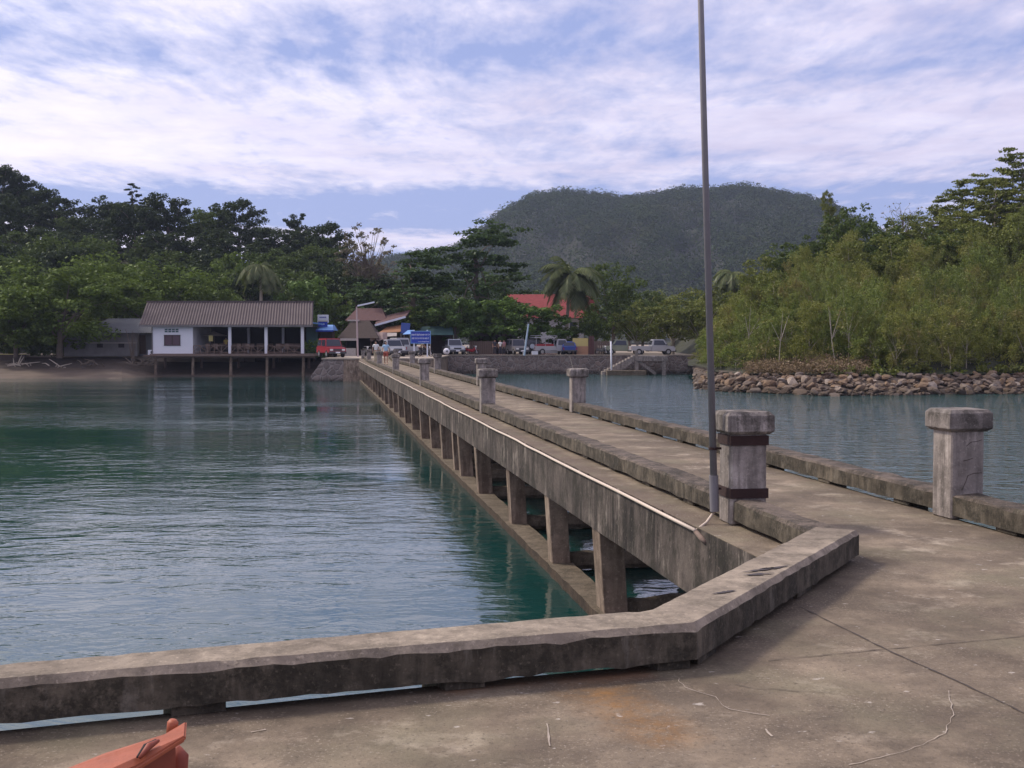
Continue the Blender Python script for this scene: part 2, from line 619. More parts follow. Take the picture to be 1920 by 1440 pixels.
# deck material with rust, joints' dirt and scuffs
m, t, b = mat_new('worn_deck_concrete')
geo = t.new('ShaderNodeNewGeometry')
co = geo.outputs['Position']
n1 = t.ramp(t.noise(co, 1.0, 8, .68), [(.38, 0), (.62, 1)])
c = t.mix(n1, (.275, .216, .155), (.115, .088, .064))
n2 = t.ramp(t.noise(co, 3.5, 7, .68), [(.42, 0), (.70, 1)])
c = t.mix(t.math('MULTIPLY', n2, .75), c, (.115, .09, .068))
n3 = t.ramp(t.noise(t.mapping(co, (1, 1, 1), (3, 9, 0)), 1.6, 7, .7), [(.56, 0), (.68, 1)])
c = t.mix(t.math('MULTIPLY', n3, .9), c, (.40, .335, .255))
# dirt and painted-in shadow beside the front kerb
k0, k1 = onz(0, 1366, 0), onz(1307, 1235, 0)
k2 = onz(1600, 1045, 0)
def seg_dist(t, co, a, b):
    """distance from the shading point to a segment on the deck"""
    ab = (b - a)
    L2 = ab.length_squared
    s = t.new('ShaderNodeVectorMath', operation='SUBTRACT')
    t.put(s.inputs[0], co)
    s.inputs[1].default_value = a
    d = t.new('ShaderNodeVectorMath', operation='DOT_PRODUCT')
    t.put(d.inputs[0], s.outputs[0])
    d.inputs[1].default_value = ab / L2
    kk = t.math('ADD', d.outputs['Value'], 0.0, clamp=True)
    sc = t.new('ShaderNodeVectorMath', operation='SCALE')
    sc.inputs[0].default_value = ab
    t.put(sc.inputs['Scale'], kk)
    q = t.new('ShaderNodeVectorMath', operation='SUBTRACT')
    t.put(q.inputs[0], s.outputs[0])
    t.put(q.inputs[1], sc.outputs[0])
    ln = t.new('ShaderNodeVectorMath', operation='LENGTH')
    t.put(ln.inputs[0], q.outputs[0])
    return ln.outputs['Value']
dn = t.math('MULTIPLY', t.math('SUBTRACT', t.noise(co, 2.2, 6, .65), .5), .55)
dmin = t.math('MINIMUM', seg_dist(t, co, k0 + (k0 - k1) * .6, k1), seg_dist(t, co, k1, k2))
dirt_shade = t.ramp(t.math('ADD', dmin, t.math('MULTIPLY', dn, 1.5)), [(.02, 1), (.55, 0)])
c = t.mix(t.math('MULTIPLY', dirt_shade, .88), c, (.045, .034, .024))
dr = seg_dist(t, co, P(5.85, -6), P(5.85, 60))
dirt2 = t.ramp(t.math('ADD', dr, dn), [(.0, 1), (.30, 0)])
c = t.mix(t.math('MULTIPLY', dirt2, .55), c, (.10, .078, .06))
dl = seg_dist(t, co, P(3.5, 10), P(3.5, 104))
ledge = t.ramp(t.math('ADD', dl, t.math('MULTIPLY', dn, .3)), [(.1, 1), (.2, 0)])
c = t.mix(t.math('MULTIPLY', ledge, .7), c, (.125, .092, .07))
# rust bleeding over the slab
ra, rb = onz(1120, 1300, 0), onz(1235, 1372, 0)
rd = t.math('ADD', seg_dist(t, co, ra, rb), t.math('MULTIPLY', dn, .5))
c = t.mix(t.math('MULTIPLY', t.ramp(rd, [(-.18, 1), (.26, 0)]), t.ramp(t.noise(co, 9, 6, .7), [(.36, .12), (.6, .8)])), c, (.25, .125, .04))
ra, rb = onz(860, 1292, 0), onz(1200, 1262, 0)
rd = t.math('ADD', seg_dist(t, co, ra, rb), t.math('MULTIPLY', dn, .35))
c = t.mix(t.math('MULTIPLY', t.ramp(rd, [(-.05, 1), (.13, 0)]), .6), c, (.20, .10, .05))
st_ = t.math('MULTIPLY', t.ramp(t.noise(t.mapping(co, (1, 1, 1), (11, 3, 0)), .7, 7, .7), [(.50, 0), (.60, 1)]), t.ramp(t.noise(co, 6, 5, .7), [(.35, .3), (.6, 1)]))
c = t.mix(t.math('MULTIPLY', st_, .85), c, (.10, .078, .058))
# grey-green wet look patch and white droppings
gp = t.ramp(t.noise(t.mapping(co, (1, 1, 1), (7, 1, 0)), 1.1, 5, .6), [(.5, 0), (.7, 1)])
c = t.mix(t.math('MULTIPLY', gp, .5), c, (.20, .178, .115))
ws = t.ramp(t.noise(t.mapping(co, (1.0, 1.6, 1)), 7.5, 4, .6), [(.665, 0), (.70, 1)])
c = t.mix(t.math('MULTIPLY', ws, .65), c, (.50, .45, .40))
sp = t.ramp(t.noise(co, 55, 3, .7), [(.56, 0), (.68, 1)])
c = t.mix(t.math('MULTIPLY', t.math('MULTIPLY', sp, t.ramp(t.noise(co, 1.7, 4, .65), [(.42, .08), (.6, .7)])), .8), c, (.44, .37, .29))
sp = t.ramp(t.noise(t.mapping(co, (1, 1, 1), (2, 4, 6)), 38, 4, .7), [(.56, 0), (.68, 1)])
c = t.mix(t.math('MULTIPLY', sp, .75), c, (.075, .06, .045))
t.put(b.inputs['Base Color'], c)
t.put(b.inputs['Roughness'], .9)
t.put(b.inputs['Specular IOR Level'], .25)
hgt = t.math('ADD', t.noise(co, 45, 5, .7), t.math('MULTIPLY', t.noise(co, 7, 4, .6), 2.5))
t.put(b.inputs['Normal'], t.bump(hgt, .006))
M['deck'] = m
M['crack'] = simple('dark_joint', (.065, .05, .042), .95, 0, .4, 12)
M['chalk'] = simple('white_scratch', (.36, .30, .245), .95, 0, .4, 14)

pier = thing('concrete_pier', 'long weathered grey concrete pier on piles running out to the shore', 'pier', P(4.6, 50, WZ))
fi = [onz(-500, 1316, RT), onz(0, 1275, RT), onz(1307, 1169, RT), onz(1611, 994, RT)]
fo = [onz(-500, 1282, RT), onz(0, 1244, RT), onz(1219, 1142, RT), onz(1524, 988, RT)]


def toward(a, b, d):
    return a + (b - a).normalized() * d


edge = [toward(i, o, q_) for i, o, q_ in zip(fi, fo, (.06, .06, .15, .12))]
sl = MB()
mid_ = fi[1].lerp(fi[2], .72)
mid_ = toward(mid_, fo[1].lerp(fo[2], .72), .15)
plat = [edge[0] + (edge[0] - edge[1]) * 1.2, edge[1], mid_, edge[2], P(LO + .02, 9.6) * 1, P(LO, T0), P(LI, T0), P(LI, -7), Vector((-9, -7, 0))]
plat[4] = toward(fi[2], fi[3], (fi[3] - fi[2]).length * .86) + (edge[3] - fi[3])
plat[5] = P(3.72, T0)
sl.prism([(p.x, p.y) for p in plat], -.32, 0)
sl.build('platform', M['deck'], pier)
wk = MB()
qa = [P(LO, T0), P(LI, T0), P(LI, 97), P(LO, 97)]
# the mouth of the walkway is cut back to the platform's edge
wk.prism([(p.x, p.y) for p in (P(LI, T0 + .004), P(LI, 97), P(LO, 97), P(LO, T0 + .004))], -.24, 0)
wk.build('walkway', M['deck'], pier)
rp = MB()
rp.hexa([P(LO, 97, -.24), P(LI, 97, -.24), P(LI, T1, -.24), P(LO, T1, -.24)], [P(LO, 97, 0), P(LI, 97, 0), P(LI, T1, GZ), P(LO, T1, GZ)])
rp.build('ramp', M['deck'], pier)


def strip(pts, wid, mat, name, jitter=.01, z=.004):
    mb = MB()
    rng = random.Random(len(pts) * 7 + int(abs(pts[0].x) * 100))
    fine = []
    for a, b2 in zip(pts[:-1], pts[1:]):
        n = max(2, int((b2 - a).length / .05))
        for i in range(n):
            fine.append(a.lerp(b2, i / n))
    fine.append(pts[-1])
    vs, fs = [], []
    for i, p in enumerate(fine):
        d = (fine[min(i + 1, len(fine) - 1)] - fine[max(i - 1, 0)]).normalized()
        s = Vector((-d.y, d.x, 0))
        q = p + s * rng.uniform(-jitter, jitter)
        ww = wid * rng.uniform(.25, 1.15)
        vs += [q - s * ww / 2, q + s * ww / 2]
        if i:
            fs.append((2 * i - 2, 2 * i, 2 * i + 1, 2 * i - 1))
    mb.add([(v.x, v.y, z) for v in vs], fs)
    return mb.build(name, mat, pier)


strip([onz(1500, 1138, 0), onz(1669, 1222, 0), onz(1800, 1280, 0), onz(2050, 1400, 0)], .014, M['crack'], 'joint', .004)
strip([onz(1440, 1240, 0), onz(1640, 1220, 0), onz(1920, 1194, 0), onz(2300, 1160, 0)], .010, M['crack'], 'joint', .004)
strip([onz(1776, 1296, 0), onz(1788, 1335, 0), onz(1770, 1376, 0), onz(1706, 1408, 0), onz(1594, 1436, 0)], .0055, M['chalk'], 'scratch', .008)
strip([onz(1272, 1273, 0), onz(1282, 1290, 0), onz(1340, 1308, 0), onz(1365, 1331, 0), onz(1444, 1342, 0)], .0055, M['chalk'], 'scratch', .010)
strip([onz(1434, 1368, 0), onz(1448, 1382, 0)], .010, M['chalk'], 'scratch', .004)
strip([onz(1025, 1358, 0), onz(1032, 1400, 0)], .010, M['chalk'], 'scratch', .004)
strip([onz(470, 1374, 0), onz(498, 1369, 0)], .012, M['chalk'], 'scratch', .002)
strip([onz(1376, 1284, 0), onz(1410, 1292, 0), onz(1560, 1300, 0)], .006, M['crack'], 'joint', .012)

# girders, tie beam, piles, cross beams


def wavy_beam(L0, L1, z0, z1, ta, tb, step, amp, seed, dz=.0):
    mb = MB()
    rng = random.Random(seed)
    n = int((tb - ta) / step)
    vs, fs = [], []
    for i in range(n + 1):
        tt = ta + (tb - ta) * i / n
        j = [rng.uniform(-amp, amp) for _ in range(8)]
        vs += [P(L0 + j[0], tt, z0 + j[1]), P(L1 + j[2], tt, z0 + j[3]), P(L1 + j[4], tt, z1 + j[5] * .6), P(L0 + j[6], tt, z1 + j[7] * .6)]
        if i:
            o = 4 * (i - 1)
            for k in range(4):
                fs.append((o + k, o + (k + 1) % 4, o + 4 + (k + 1) % 4, o + 4 + k))
    fs.append((3, 2, 1, 0))
    o = 4 * n
    fs.append((o, o + 1, o + 2, o + 3))
    fs = [f[::-1] for f in fs]
    mb.add(vs, fs)
    return mb


wavy_beam(LO - .004, LO + .26, -.66, -.006, 8.32, T1, .8, .004, 1).build('girder', M['girder'], pier)
wavy_beam(LI - .27, LI - .01, -.36, -.243, 9.2, T1, .8, .004, 2).build('girder', M['girder'], pier)
cs = [14.15, 17.45, 21.4, 25.8, 29.2, 30.7, 33.7, 37.1, 40.8, 45.0]
tt = 48.6
while tt < 102:
    cs.append(tt)
    tt += 3.8
wavy_beam(3.41, 3.80, -2.3, -1.69, 10.0, T1, .3, .013, 3).build('tie_beam', M['tie'], pier, mats=(M['barnacle'], lambda p: abs(p.normal.z) < .6))
rng = random.Random(5)
for i, tt in enumerate(cs):
    lean = rng.uniform(-.01, .03)
    bo_ = .05
    w2 = rng.uniform(.27, .31)
    d2 = rng.uniform(.40, .48)
    pl = MB()
    for k in (0, 1):   # two piles cast side by side with a seam
        ta, tb = tt + k * d2 / 2 + (.004 if k else 0), tt + (k + 1) * d2 / 2
        off = .012 if k else 0
        pl.hexa([P(3.43 + off + bo_ * 2.3, ta, -2.6), P(3.43 + w2 + bo_ * 2.3, ta, -2.6), P(3.43 + w2 + bo_ * 2.3, tb, -2.6), P(3.43 + off + bo_ * 2.3, tb, -2.6)],
                [P(3.43 + off - lean, ta, -.655), P(3.43 + w2 - lean * .5, ta, -.655), P(3.43 + w2 - lean * .5, tb, -.655), P(3.43 + off - lean, tb, -.655)])
    pl.build('pile', M['pile'], pier, bevel=.008)
    cb = MB()
    pts = [P(3.7 + q * 2.15 / 6, tt + .22 + rng.uniform(-.01, .01), -1.70 + rng.uniform(-.015, .015)) for q in range(7)]
    cb.tube(pts, [.15 + rng.uniform(-.015, .02) for _ in pts], 9)
    cb.build('cross_beam', M['tie'], pier)
    q = MB()
    q.hexa([P(5.58, tt, -2.6), P(5.85, tt, -2.6), P(5.85, tt + .42, -2.6), P(5.58, tt + .42, -2.6)],
           [P(5.6, tt, -.355), P(5.85, tt, -.355), P(5.85, tt + .42, -.355), P(5.6, tt + .42, -.355)])
    q.build('pile', M['pile'], pier, bevel=.008)
for (px_, py_) in ((-6, 3.0), (-3, 3.9), (0.6, 4.8), (2.4, 7.6), (4.2, 6.6), (-5, -3), (0, -3), (4.5, 0)):
    q = MB()
    q.box((px_, py_, -1.5), (.35, .35, 2.4), .2)
    q.build('pile', M['pile'], pier, bevel=.01)

# ------------------------------------------------------------------ kerb rails
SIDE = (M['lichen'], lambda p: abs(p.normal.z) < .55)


def rail_run(name, L0, L1, ta, tb, label, seed, mat, blocks, side):
    rng = random.Random(seed)
    rt = thing(name, label, 'kerb rail', P((L0 + L1) / 2, (ta + tb) / 2, 0), 'low concrete kerb rails along the pier')
    n = int((tb - ta) / .3)
    vs, fs = [], []
    ch = .025
    for i in range(n + 1):
        t_ = ta + (tb - ta) * i / n
        zup = GZ * max(0, min(1, (t_ - 97) / 7)) - (.012 if t_ < 9.7 and L0 < 5 else 0)
        j = lambda a=.009: rng.uniform(-a, a)
        prof = [(L0 + j(), RB + j()), (L1 + j(), RB + j()), (L1 + j(), RT - ch + j()), (L1 - ch + j(), RT + j()), (L0 + ch + j(), RT + j()), (L0 + j(), RT - ch + j())]
        vs += [P(a, t_, z + zup) for a, z in prof]
        if i:
            o = 6 * (i - 1)
            for k in range(6):
                fs.append((o + k, o + 6 + k, o + 6 + (k + 1) % 6, o + (k + 1) % 6))
    fs.append(tuple(range(6)))
    fs.append(tuple(range(6 * n, 6 * n + 6))[::-1])
    mb = MB().add(vs, fs)
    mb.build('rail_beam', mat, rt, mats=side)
    for tb_ in blocks:
        bk = MB()
        h0 = -.3 if L0 > 5 else .0
        a0, a1 = (LI + .003, L1 - .05) if L0 > 5 else (L0 + .03, L1 - .04)
        zup = GZ * max(0, min(1, (tb_ - 97) / 7))
        bk.hexa([P(a0, tb_, h0), P(a1, tb_, h0), P(a1, tb_ + .32, h0), P(a0, tb_ + .32, h0)],
                [P(a0, tb_, RB + .003 + zup), P(a1, tb_, RB + .003 + zup), P(a1, tb_ + .32, RB + .003 + zup), P(a0, tb_ + .32, RB + .003 + zup)])
        if L0 > 5:
            a0, a1 = L0 + .02, LI
            bk.hexa([P(a0, tb_, .002), P(a1, tb_, .002), P(a1, tb_ + .32, .002), P(a0, tb_ + .32, .002)],
                    [P(a0, tb_, RB + .003 + zup), P(a1, tb_, RB + .003 + zup), P(a1, tb_ + .32, RB + .003 + zup), P(a0, tb_ + .32, RB + .003 + zup)])
        bk.build('support_block', M['lichen'], rt, bevel=.01)
    return rt


posts_t = [10.3 + 17 * k for k in range(6)]
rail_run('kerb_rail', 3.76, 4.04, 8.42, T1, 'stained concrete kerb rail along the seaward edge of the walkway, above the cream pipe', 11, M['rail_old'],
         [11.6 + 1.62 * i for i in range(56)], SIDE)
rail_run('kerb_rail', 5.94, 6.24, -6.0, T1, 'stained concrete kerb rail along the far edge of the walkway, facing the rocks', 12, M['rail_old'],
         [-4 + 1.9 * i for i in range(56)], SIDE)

# front rail bent round the corner of the platform
fr = thing('kerb_rail', 'pale topped concrete kerb rail bending round the near platform corner', 'kerb rail', (fi[2].x, fi[2].y, 0), 'low concrete kerb rails along the pier')
mb = MB()
CH = .035


def dens(pl):
    out = []
    for a, b2 in zip(pl[:-1], pl[1:]):
        for k in range(40):
            out.append(a.lerp(b2, k / 40))
    out.append(pl[-1])
    return out


di, do = dens(fi), dens(fo)
rng = random.Random(3)
vs, fs = [], []
for i, (a, o) in enumerate(zip(di, do)):
    d = (o - a).normalized()
    j = lambda s=.006: rng.gauss(0, s * .6) - (rng.random() < .05) * s * 2
    ring = [a + Vector((0, 0, RB - RT + j())), a + Vector((0, 0, -CH + j())), a + d * CH * .8 + Vector((0, 0, j(.002))), o - d * .02 + Vector((0, 0, j(.002))), o + Vector((0, 0, -.02)), o + Vector((0, 0, RB - RT))]
    vs += ring
    if i:
        q = 6 * (i - 1)
        for k in range(6):
            fs.append((q + k, q + (k + 1) % 6, q + 6 + (k + 1) % 6, q + 6 + k))
fs.append(tuple(range(6))[::-1])
fs.append(tuple(range(len(vs) - 6, len(vs))))
mb.add(vs, [f[::-1] for f in fs])
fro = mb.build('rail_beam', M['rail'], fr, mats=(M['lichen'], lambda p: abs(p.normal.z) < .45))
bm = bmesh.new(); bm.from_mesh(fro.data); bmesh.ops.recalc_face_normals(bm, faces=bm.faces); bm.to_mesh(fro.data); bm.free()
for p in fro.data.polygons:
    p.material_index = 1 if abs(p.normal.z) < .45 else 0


def along(pts, k, fr_):
    return pts[k].lerp(pts[k + 1], fr_)


for k, f0, f1 in ((0, .2, .35), (1, .215, .287), (1, .94, .995), (2, .02, .1), (2, .55, .65), (1, .60, .66)):
    a, b2 = along(fi, k, f0), along(fi, k, f1)
    c2, d2 = along(fo, k, f1), along(fo, k, f0)
    a, b2 = toward(a, d2, .03), toward(b2, c2, .03)
    c2, d2 = toward(c2, b2, .04), toward(d2, a, .04)
    e0, e1 = toward(a, d2, .036), toward(b2, c2, .036)
    bk = MB()
    bk.hexa([Vector((p.x, p.y, .002)) for p in (a, b2, e1, e0)], [Vector((p.x, p.y, RB + .006)) for p in (a, b2, e1, e0)])
    e0, e1 = toward(a, d2, .043), toward(b2, c2, .043)
    bk.hexa([Vector((p.x, p.y, -.3)) for p in (e0, e1, c2, d2)], [Vector((p.x, p.y, RB + .006)) for p in (e0, e1, c2, d2)])
    bk.build('support_block', M['lichen'], fr)
# dark smears on the slanted rail's top
M['tar'] = simple('dark_smear', (.05, .04, .042), .8, 0, .3, 9)
for pts in ([(1390, 1073), (1420, 1070), (1450, 1066), (1478, 1060)], [(1392, 1078), (1420, 1076), (1452, 1074)], [(1336, 1113), (1352, 1109), (1382, 1106)], [(1425, 1066), (1462, 1064)]):
    mb = MB()
    pp = [onz(u, v, RT + .006) for u, v in pts]
    rng = random.Random(int(pts[0][0]))
    vs, fs = [], []
    fine = [pp[0].lerp(pp[-1], i / 14) for i in range(15)]
    for i, p in enumerate(fine):
        ww = .028 * (1 - abs(i - 7) / 8.5) * rng.uniform(.5, 1.3)
        vs += [p + Vector((rng.uniform(-.01, .01), -ww, 0)), p + Vector((0, ww, 0))]
        if i:
            fs.append((2 * i - 2, 2 * i, 2 * i + 1, 2 * i - 1))
    mb.add(vs, fs)
    mb.build('smear', M['tar'], fr)

# ------------------------------------------------------------------ posts
ps = thing('rail_post', '', 'post', (0, 0, 0), 'square concrete posts with wide caps along the pier')
mb = MB()
mb.box((0, 0, .43), (.34, .34, .86))
mb.build('shaft', M['post'], ps, bevel=.014)
mb = MB()
c0, c1 = .225, .192
mb.add([(-.185, -.185, .84), (.185, -.185, .84), (.185, .185, .84), (-.185, .185, .84),
        (-c0, -c0, .87), (c0, -c0, .87), (c0, c0, .87), (-c0, c0, .87),
        (-c0, -c0, 1.015), (c0, -c0, 1.015), (c0, c0, 1.015), (-c0, c0, 1.015),
        (-c1, -c1, 1.05), (c1, -c1, 1.05), (c1, c1, 1.05), (-c1, c1, 1.05)],
       [(3, 2, 1, 0), (12, 13, 14, 15)] + [(o + i, o + (i + 1) % 4, o + 4 + (i + 1) % 4, o + 4 + i) for o in (0, 4, 8) for i in range(4)])
mb.build('cap', M['cap'], ps, bevel=.004)
lab_l = ['concrete post with two rusty bands, the flagpole fixed to its side',
         'concrete post on the seaward rail, next beyond the banded post',
         'concrete post on the seaward rail, third from the platform',
         'concrete post on the seaward rail, fourth from the platform',
         'concrete post on the seaward rail beside the two walkers, fifth from the platform',
         'concrete post on the seaward rail nearest the quay, last of its row']
lab_r = ['pale concrete post with dark cracks on the far rail, nearest the platform',
         'concrete post on the far rail with a thin stick showing behind its cap',
         'concrete post on the far rail, third from the platform, against the sea wall',
         'concrete post on the far rail, fourth from the platform',
         'concrete post on the far rail, fifth from the platform, below the blue sign',
         'concrete post on the far rail nearest the quay, last of its row']
first = True
banded = None
rng = random.Random(8)
for k, tp in enumerate(posts_t):
    for L, labs in ((3.905, lab_l), (6.085, lab_r)):
        loc = P(L, tp + .17, 0.001)
        if tp > 97:
            loc.z = GZ * .6
        rz = PA + rng.uniform(-.02, .02)
        if first:
            place(ps, loc, rz)
            ps['label'] = labs[k]
            o = ps
            first = False
            banded = o
        else:
            o = dup(ps, loc, rz, labs[k])
        if k and rng.random() < .5:
            o.rotation_euler.x = rng.uniform(-.012, .012)
# steel bands on the first post
for z0 in (.74, .25):
    mb = MB()
    r_ = .178
    for (cx, cy, sx, sy) in ((0, -r_, r_ * 2 + .012, .012), (0, r_, r_ * 2 + .012, .012), (-r_, 0, .012, r_ * 2 - .012), (r_, 0, .012, r_ * 2 - .012)):
        mb.box((cx, cy, z0 + .045), (sx, sy, .09))
    keep = banded.location.copy()
    banded.location = (0, 0, 0)
    o = mb.build('band', M['rust'], banded)
    banded.location = keep
# dark crack marks on the nearest far post, as thin lines on its front
near_r = [o for o in COL.objects if o.get('label') == lab_r[0]][0]
keep = near_r.location.copy(); near_r.location = (0, 0, 0)
for pts in ([(-.06, .28), (-.02, .36), (0, .42), (.06, .44), (.15, .445)], [(-.02, .70), (.03, .74), (.09, .745), (.14, .76)], [(-.05, .56), (.0, .57), (.05, .585)]):
    mb = MB()
    mb.tube([(x_, -.171, z_) for x_, z_ in pts], .0032, 5)
    mb.build('crack', M['crack'], near_r)
near_r.location = keep

# ------------------------------------------------------------------ flagpole and pipe
base = P(3.615, 10.42, .14)
top = base + (aty(1311, -30, base.y) - aty(1338, 960, base.y)) * 1.55
pole = thing('flagpole', 'tall leaning galvanised flagpole clamped to the banded post', 'pole', base)
mb = MB()
mb.tube([base, base.lerp(top, .5), top], [.034, .029, .022], 16)
mb.build('pole_tube', M['metal_pole'], pole, smooth=True)
mb = MB()
mb.tube([base + Vector((0, 0, -.02)), base.lerp(top, .042)], [.043, .043], 16)
mb.build('sleeve', M['metal_pole'], pole, smooth=False)
for z0 in (.705, .33):
    p = base.lerp(top, (z0 - .14) / (top.z - .14))
    mb = MB()
    mb.tube([p + Vector((0, 0, -.012)), p + Vector((0, 0, .012))], .042, 14)
    q = P(3.68, 10.44, p.z)
    mb.beam(p, q, .02, .02)
    mb.build('clamp', M['rust'], pole)
pipe = thing('conduit_pipe', 'thin cream plastic pipe running along the outer edge of the pier', 'pipe', P(3.36, 50, 0))
rng = random.Random(21)
pts = []
tt = 10.25
while tt < T1:
    pts.append(P(3.375 + rng.uniform(-.006, .006), tt, -.028 + rng.uniform(-.008, .008)))
    tt += 1.1
pts.append(P(3.375, T1, 0))
mb = MB(); mb.tube(pts, .018, 8); mb.build('pipe_run', M['pipe'], pipe, smooth=True)
mb = MB(); mb.tube([base + Vector((0, 0, -.02)), P(3.53, 10.4, .02), P(3.40, 10.27, -.02)], .013, 8); mb.build('riser', M['pipe'], pipe, smooth=True)
mb = MB(); mb.tube([P(3.38, 10.3, -.03), P(3.385, 10.1, -.075), P(3.40, 10.02, -.10)], [.02, .026, .02], 8); mb.build('elbow', M['wood'], pipe, smooth=True)
for i in range(24):
    p = pts[1 + i * 3]
    mb = MB(); mb.box(p + Vector((.01, 0, .012)), (.012, .02, .05), PA); mb.build('clip', M['rust'], pipe)

# ------------------------------------------------------------------ orange plastic thing at the lower left
def oz(u, v, z):
    return onz(u, v, z)
zl = .30
binr = thing('plastic_bin', 'orange plastic bin with a slotted flap lid beside the near kerb rail', 'bin', (oz(200, 1440, 0).x, oz(200, 1440, 0).y - .1, 0))
A = oz(350, 1350, .36); B = oz(348, 1379, .345); C = oz(256, 1438, .30); D = oz(118, 1442, .30); E = oz(196, 1412, .31); Fp = oz(307, 1376, .345)
back = Vector((0, -.45, 0))
body_top = [oz(335, 1392, .28), oz(262, 1440, .26), oz(262, 1440, .26) + Vector((-.02, -.42, 0)), oz(335, 1392, .28) + Vector((.03, -.5, 0))]
# lid: thick plate that kinks up into a lip
def plate(name, top, th, mat, bev=.006):
    mb = MB()
    n = len(top)
    mb.add([p - Vector((0, 0, th)) for p in top] + list(top), [tuple(range(n))[::-1], tuple(range(n, 2 * n))] + [(i, (i + 1) % n, n + (i + 1) % n, n + i) for i in range(n)])
    o = mb.build(name, mat, binr, bevel=bev, seg=2)
    bm = bmesh.new(); bm.from_mesh(o.data); bmesh.ops.recalc_face_normals(bm, faces=bm.faces); bm.to_mesh(o.data); bm.free()
    return o
plate('lid', [C, D + Vector((0, -.25, -.02)), D, E, Fp, A, B], .022, M['orange'])
sa, sb = oz(262, 1424, .325), oz(297, 1392, .347)
mb = MB(); mb.tube([sa + Vector((0, 0, .006)), sa.lerp(sb, .5) + Vector((0, 0, .016)), sb + Vector((0, 0, .006))], [.006, .012, .006], 8); mb.build('lid_handle', M['orange_dark'], binr, smooth=True)
mb = MB(); mb.tube([sa + Vector((-.012, .012, .003)), sa.lerp(sb, .5) + Vector((-.016, .016, .009)), sb + Vector((-.012, .012, .004))], [.004, .011, .004], 8); mb.build('slot', M['dark'], binr)
pg = oz(322, 1366, .335)
mb = MB(); mb.tube([pg + Vector((0, 0, -.03)), pg + Vector((.004, .0, .022)), pg + Vector((.006, 0, .032))], [.021, .02, .012], 12); mb.build('hinge_knob', M['orange'], binr, smooth=True)
mb = MB()
q = [oz(330, 1388, .31), oz(258, 1438, .28), D + Vector((.02, -.02, -.03)), E + Vector((.02, -.02, -.04)), Fp + Vector((0, -.02, -.04))]
n = len(q)
mb.add([Vector((p.x, p.y, .02)) for p in q] + q, [tuple(range(n))[::-1], tuple(range(n, 2 * n))] + [(i, (i + 1) % n, n + (i + 1) % n, n + i) for i in range(n)])
o = mb.build('bin_body', M['orange_dark'], binr, bevel=.01, seg=2)
bm = bmesh.new(); bm.from_mesh(o.data); bmesh.ops.recalc_face_normals(bm, faces=bm.faces); bm.to_mesh(o.data); bm.free()
mb = MB(); g0 = oz(338, 1418, .22); mb.tube([g0 + Vector((-.02, 0, -.2)), g0 + Vector((-.005, 0, .0)), g0 + Vector((-.02, .0, .03))], [.035, .035, .02], 12); mb.build('side_post', M['orange_dark'], binr, smooth=True)
# ------------------------------------------------------------------ land
M['ground'] = simple('sandy_ground', (.27, .22, .17), .95, 0, .3, .5)
M['sand'] = simple('wet_beach_sand', (.105, .076, .055), .9, 0, .45, .7, .01)
M['bank'] = simple('dark_earth_bank', (.075, .055, .043), .95, 0, .5, 1.2, .03)
M['hill'] = simple('undergrowth_soil', (.028, .030, .014), 1.0, 0, .5, .3)
M['seawall'] = stone_wall_mat('stone_sea_wall', (.25, .19, .16), (.13, .105, .095), (.23, .2, .18), 2.6, tide=-1.0)
M['abut'] = stone_wall_mat('stone_abutment', (.27, .215, .19), (.14, .115, .105), (.25, .215, .195), 2.3, tide=-1.15)
M['quay_cap'] = concrete('quay_concrete', (.38, .32, .26), (.24, .2, .165), blot=.6, speck=.1, scale=.5)

YS = 127.0      # sea wall line
mb = MB()
mb.prism([(-75, 124.5), (GX(270, 124.5), 124.5), (GX(592, 127), 127), (26, 127.3), (26, 135), (60, 150), (160, 200), (900, 700), (900, 1700), (-900, 1700), (-900, 700), (-160, 200), (-75, 130)], -2.2, GZ)
tag(mb.build('ground', M['ground']), 'sandy flat ground behind the sea wall', None, None, 'structure')
# beach
nx, ny = 60, 14
vs, fs = [], []
rng = random.Random(4)
for i in range(nx + 1):
    u = -300 + i * (905 / nx)
    for j in range(ny + 1):
        f = j / ny
        yy = 110.5 + f * 14.2 + .6 * math.sin(u * .013) * (1 - f)
        zz_ = -1.95 + 1.05 * (f / .62 if f < .62 else 1) + (0.95 * ((f - .62) / .38) ** 1.3 if f > .62 else 0) + rng.uniform(-.03, .03)
        zz_ -= 1.3 * max(0, min(1, (u - 225) / 75)) * (1 - .6 * f)
        vs.append((GX(u, yy), yy, zz_))
for i in range(nx):
    for j in range(ny):
        a = i * (ny + 1) + j
        fs.append((a, a + ny + 1, a + ny + 2, a + 1))
mb = MB().add(vs, fs)
bo = mb.build('beach', M['sand'], mats=(M['bank'], lambda p: p.center.y > 117.5 + 1.2 * math.sin(p.center.x * .8)))
for p in bo.data.polygons:
    yw = p.center.y + bo.location.y
    p.material_index = 1 if yw > 118.3 + .9 * math.sin((p.center.x + bo.location.x) * .8) else 0
tag(bo, 'narrow strip of brown sand at the foot of the bank', None, None, 'structure')


def smooth(x):
    x = max(0.0, min(1.0, x))
    return x * x * (3 - 2 * x)


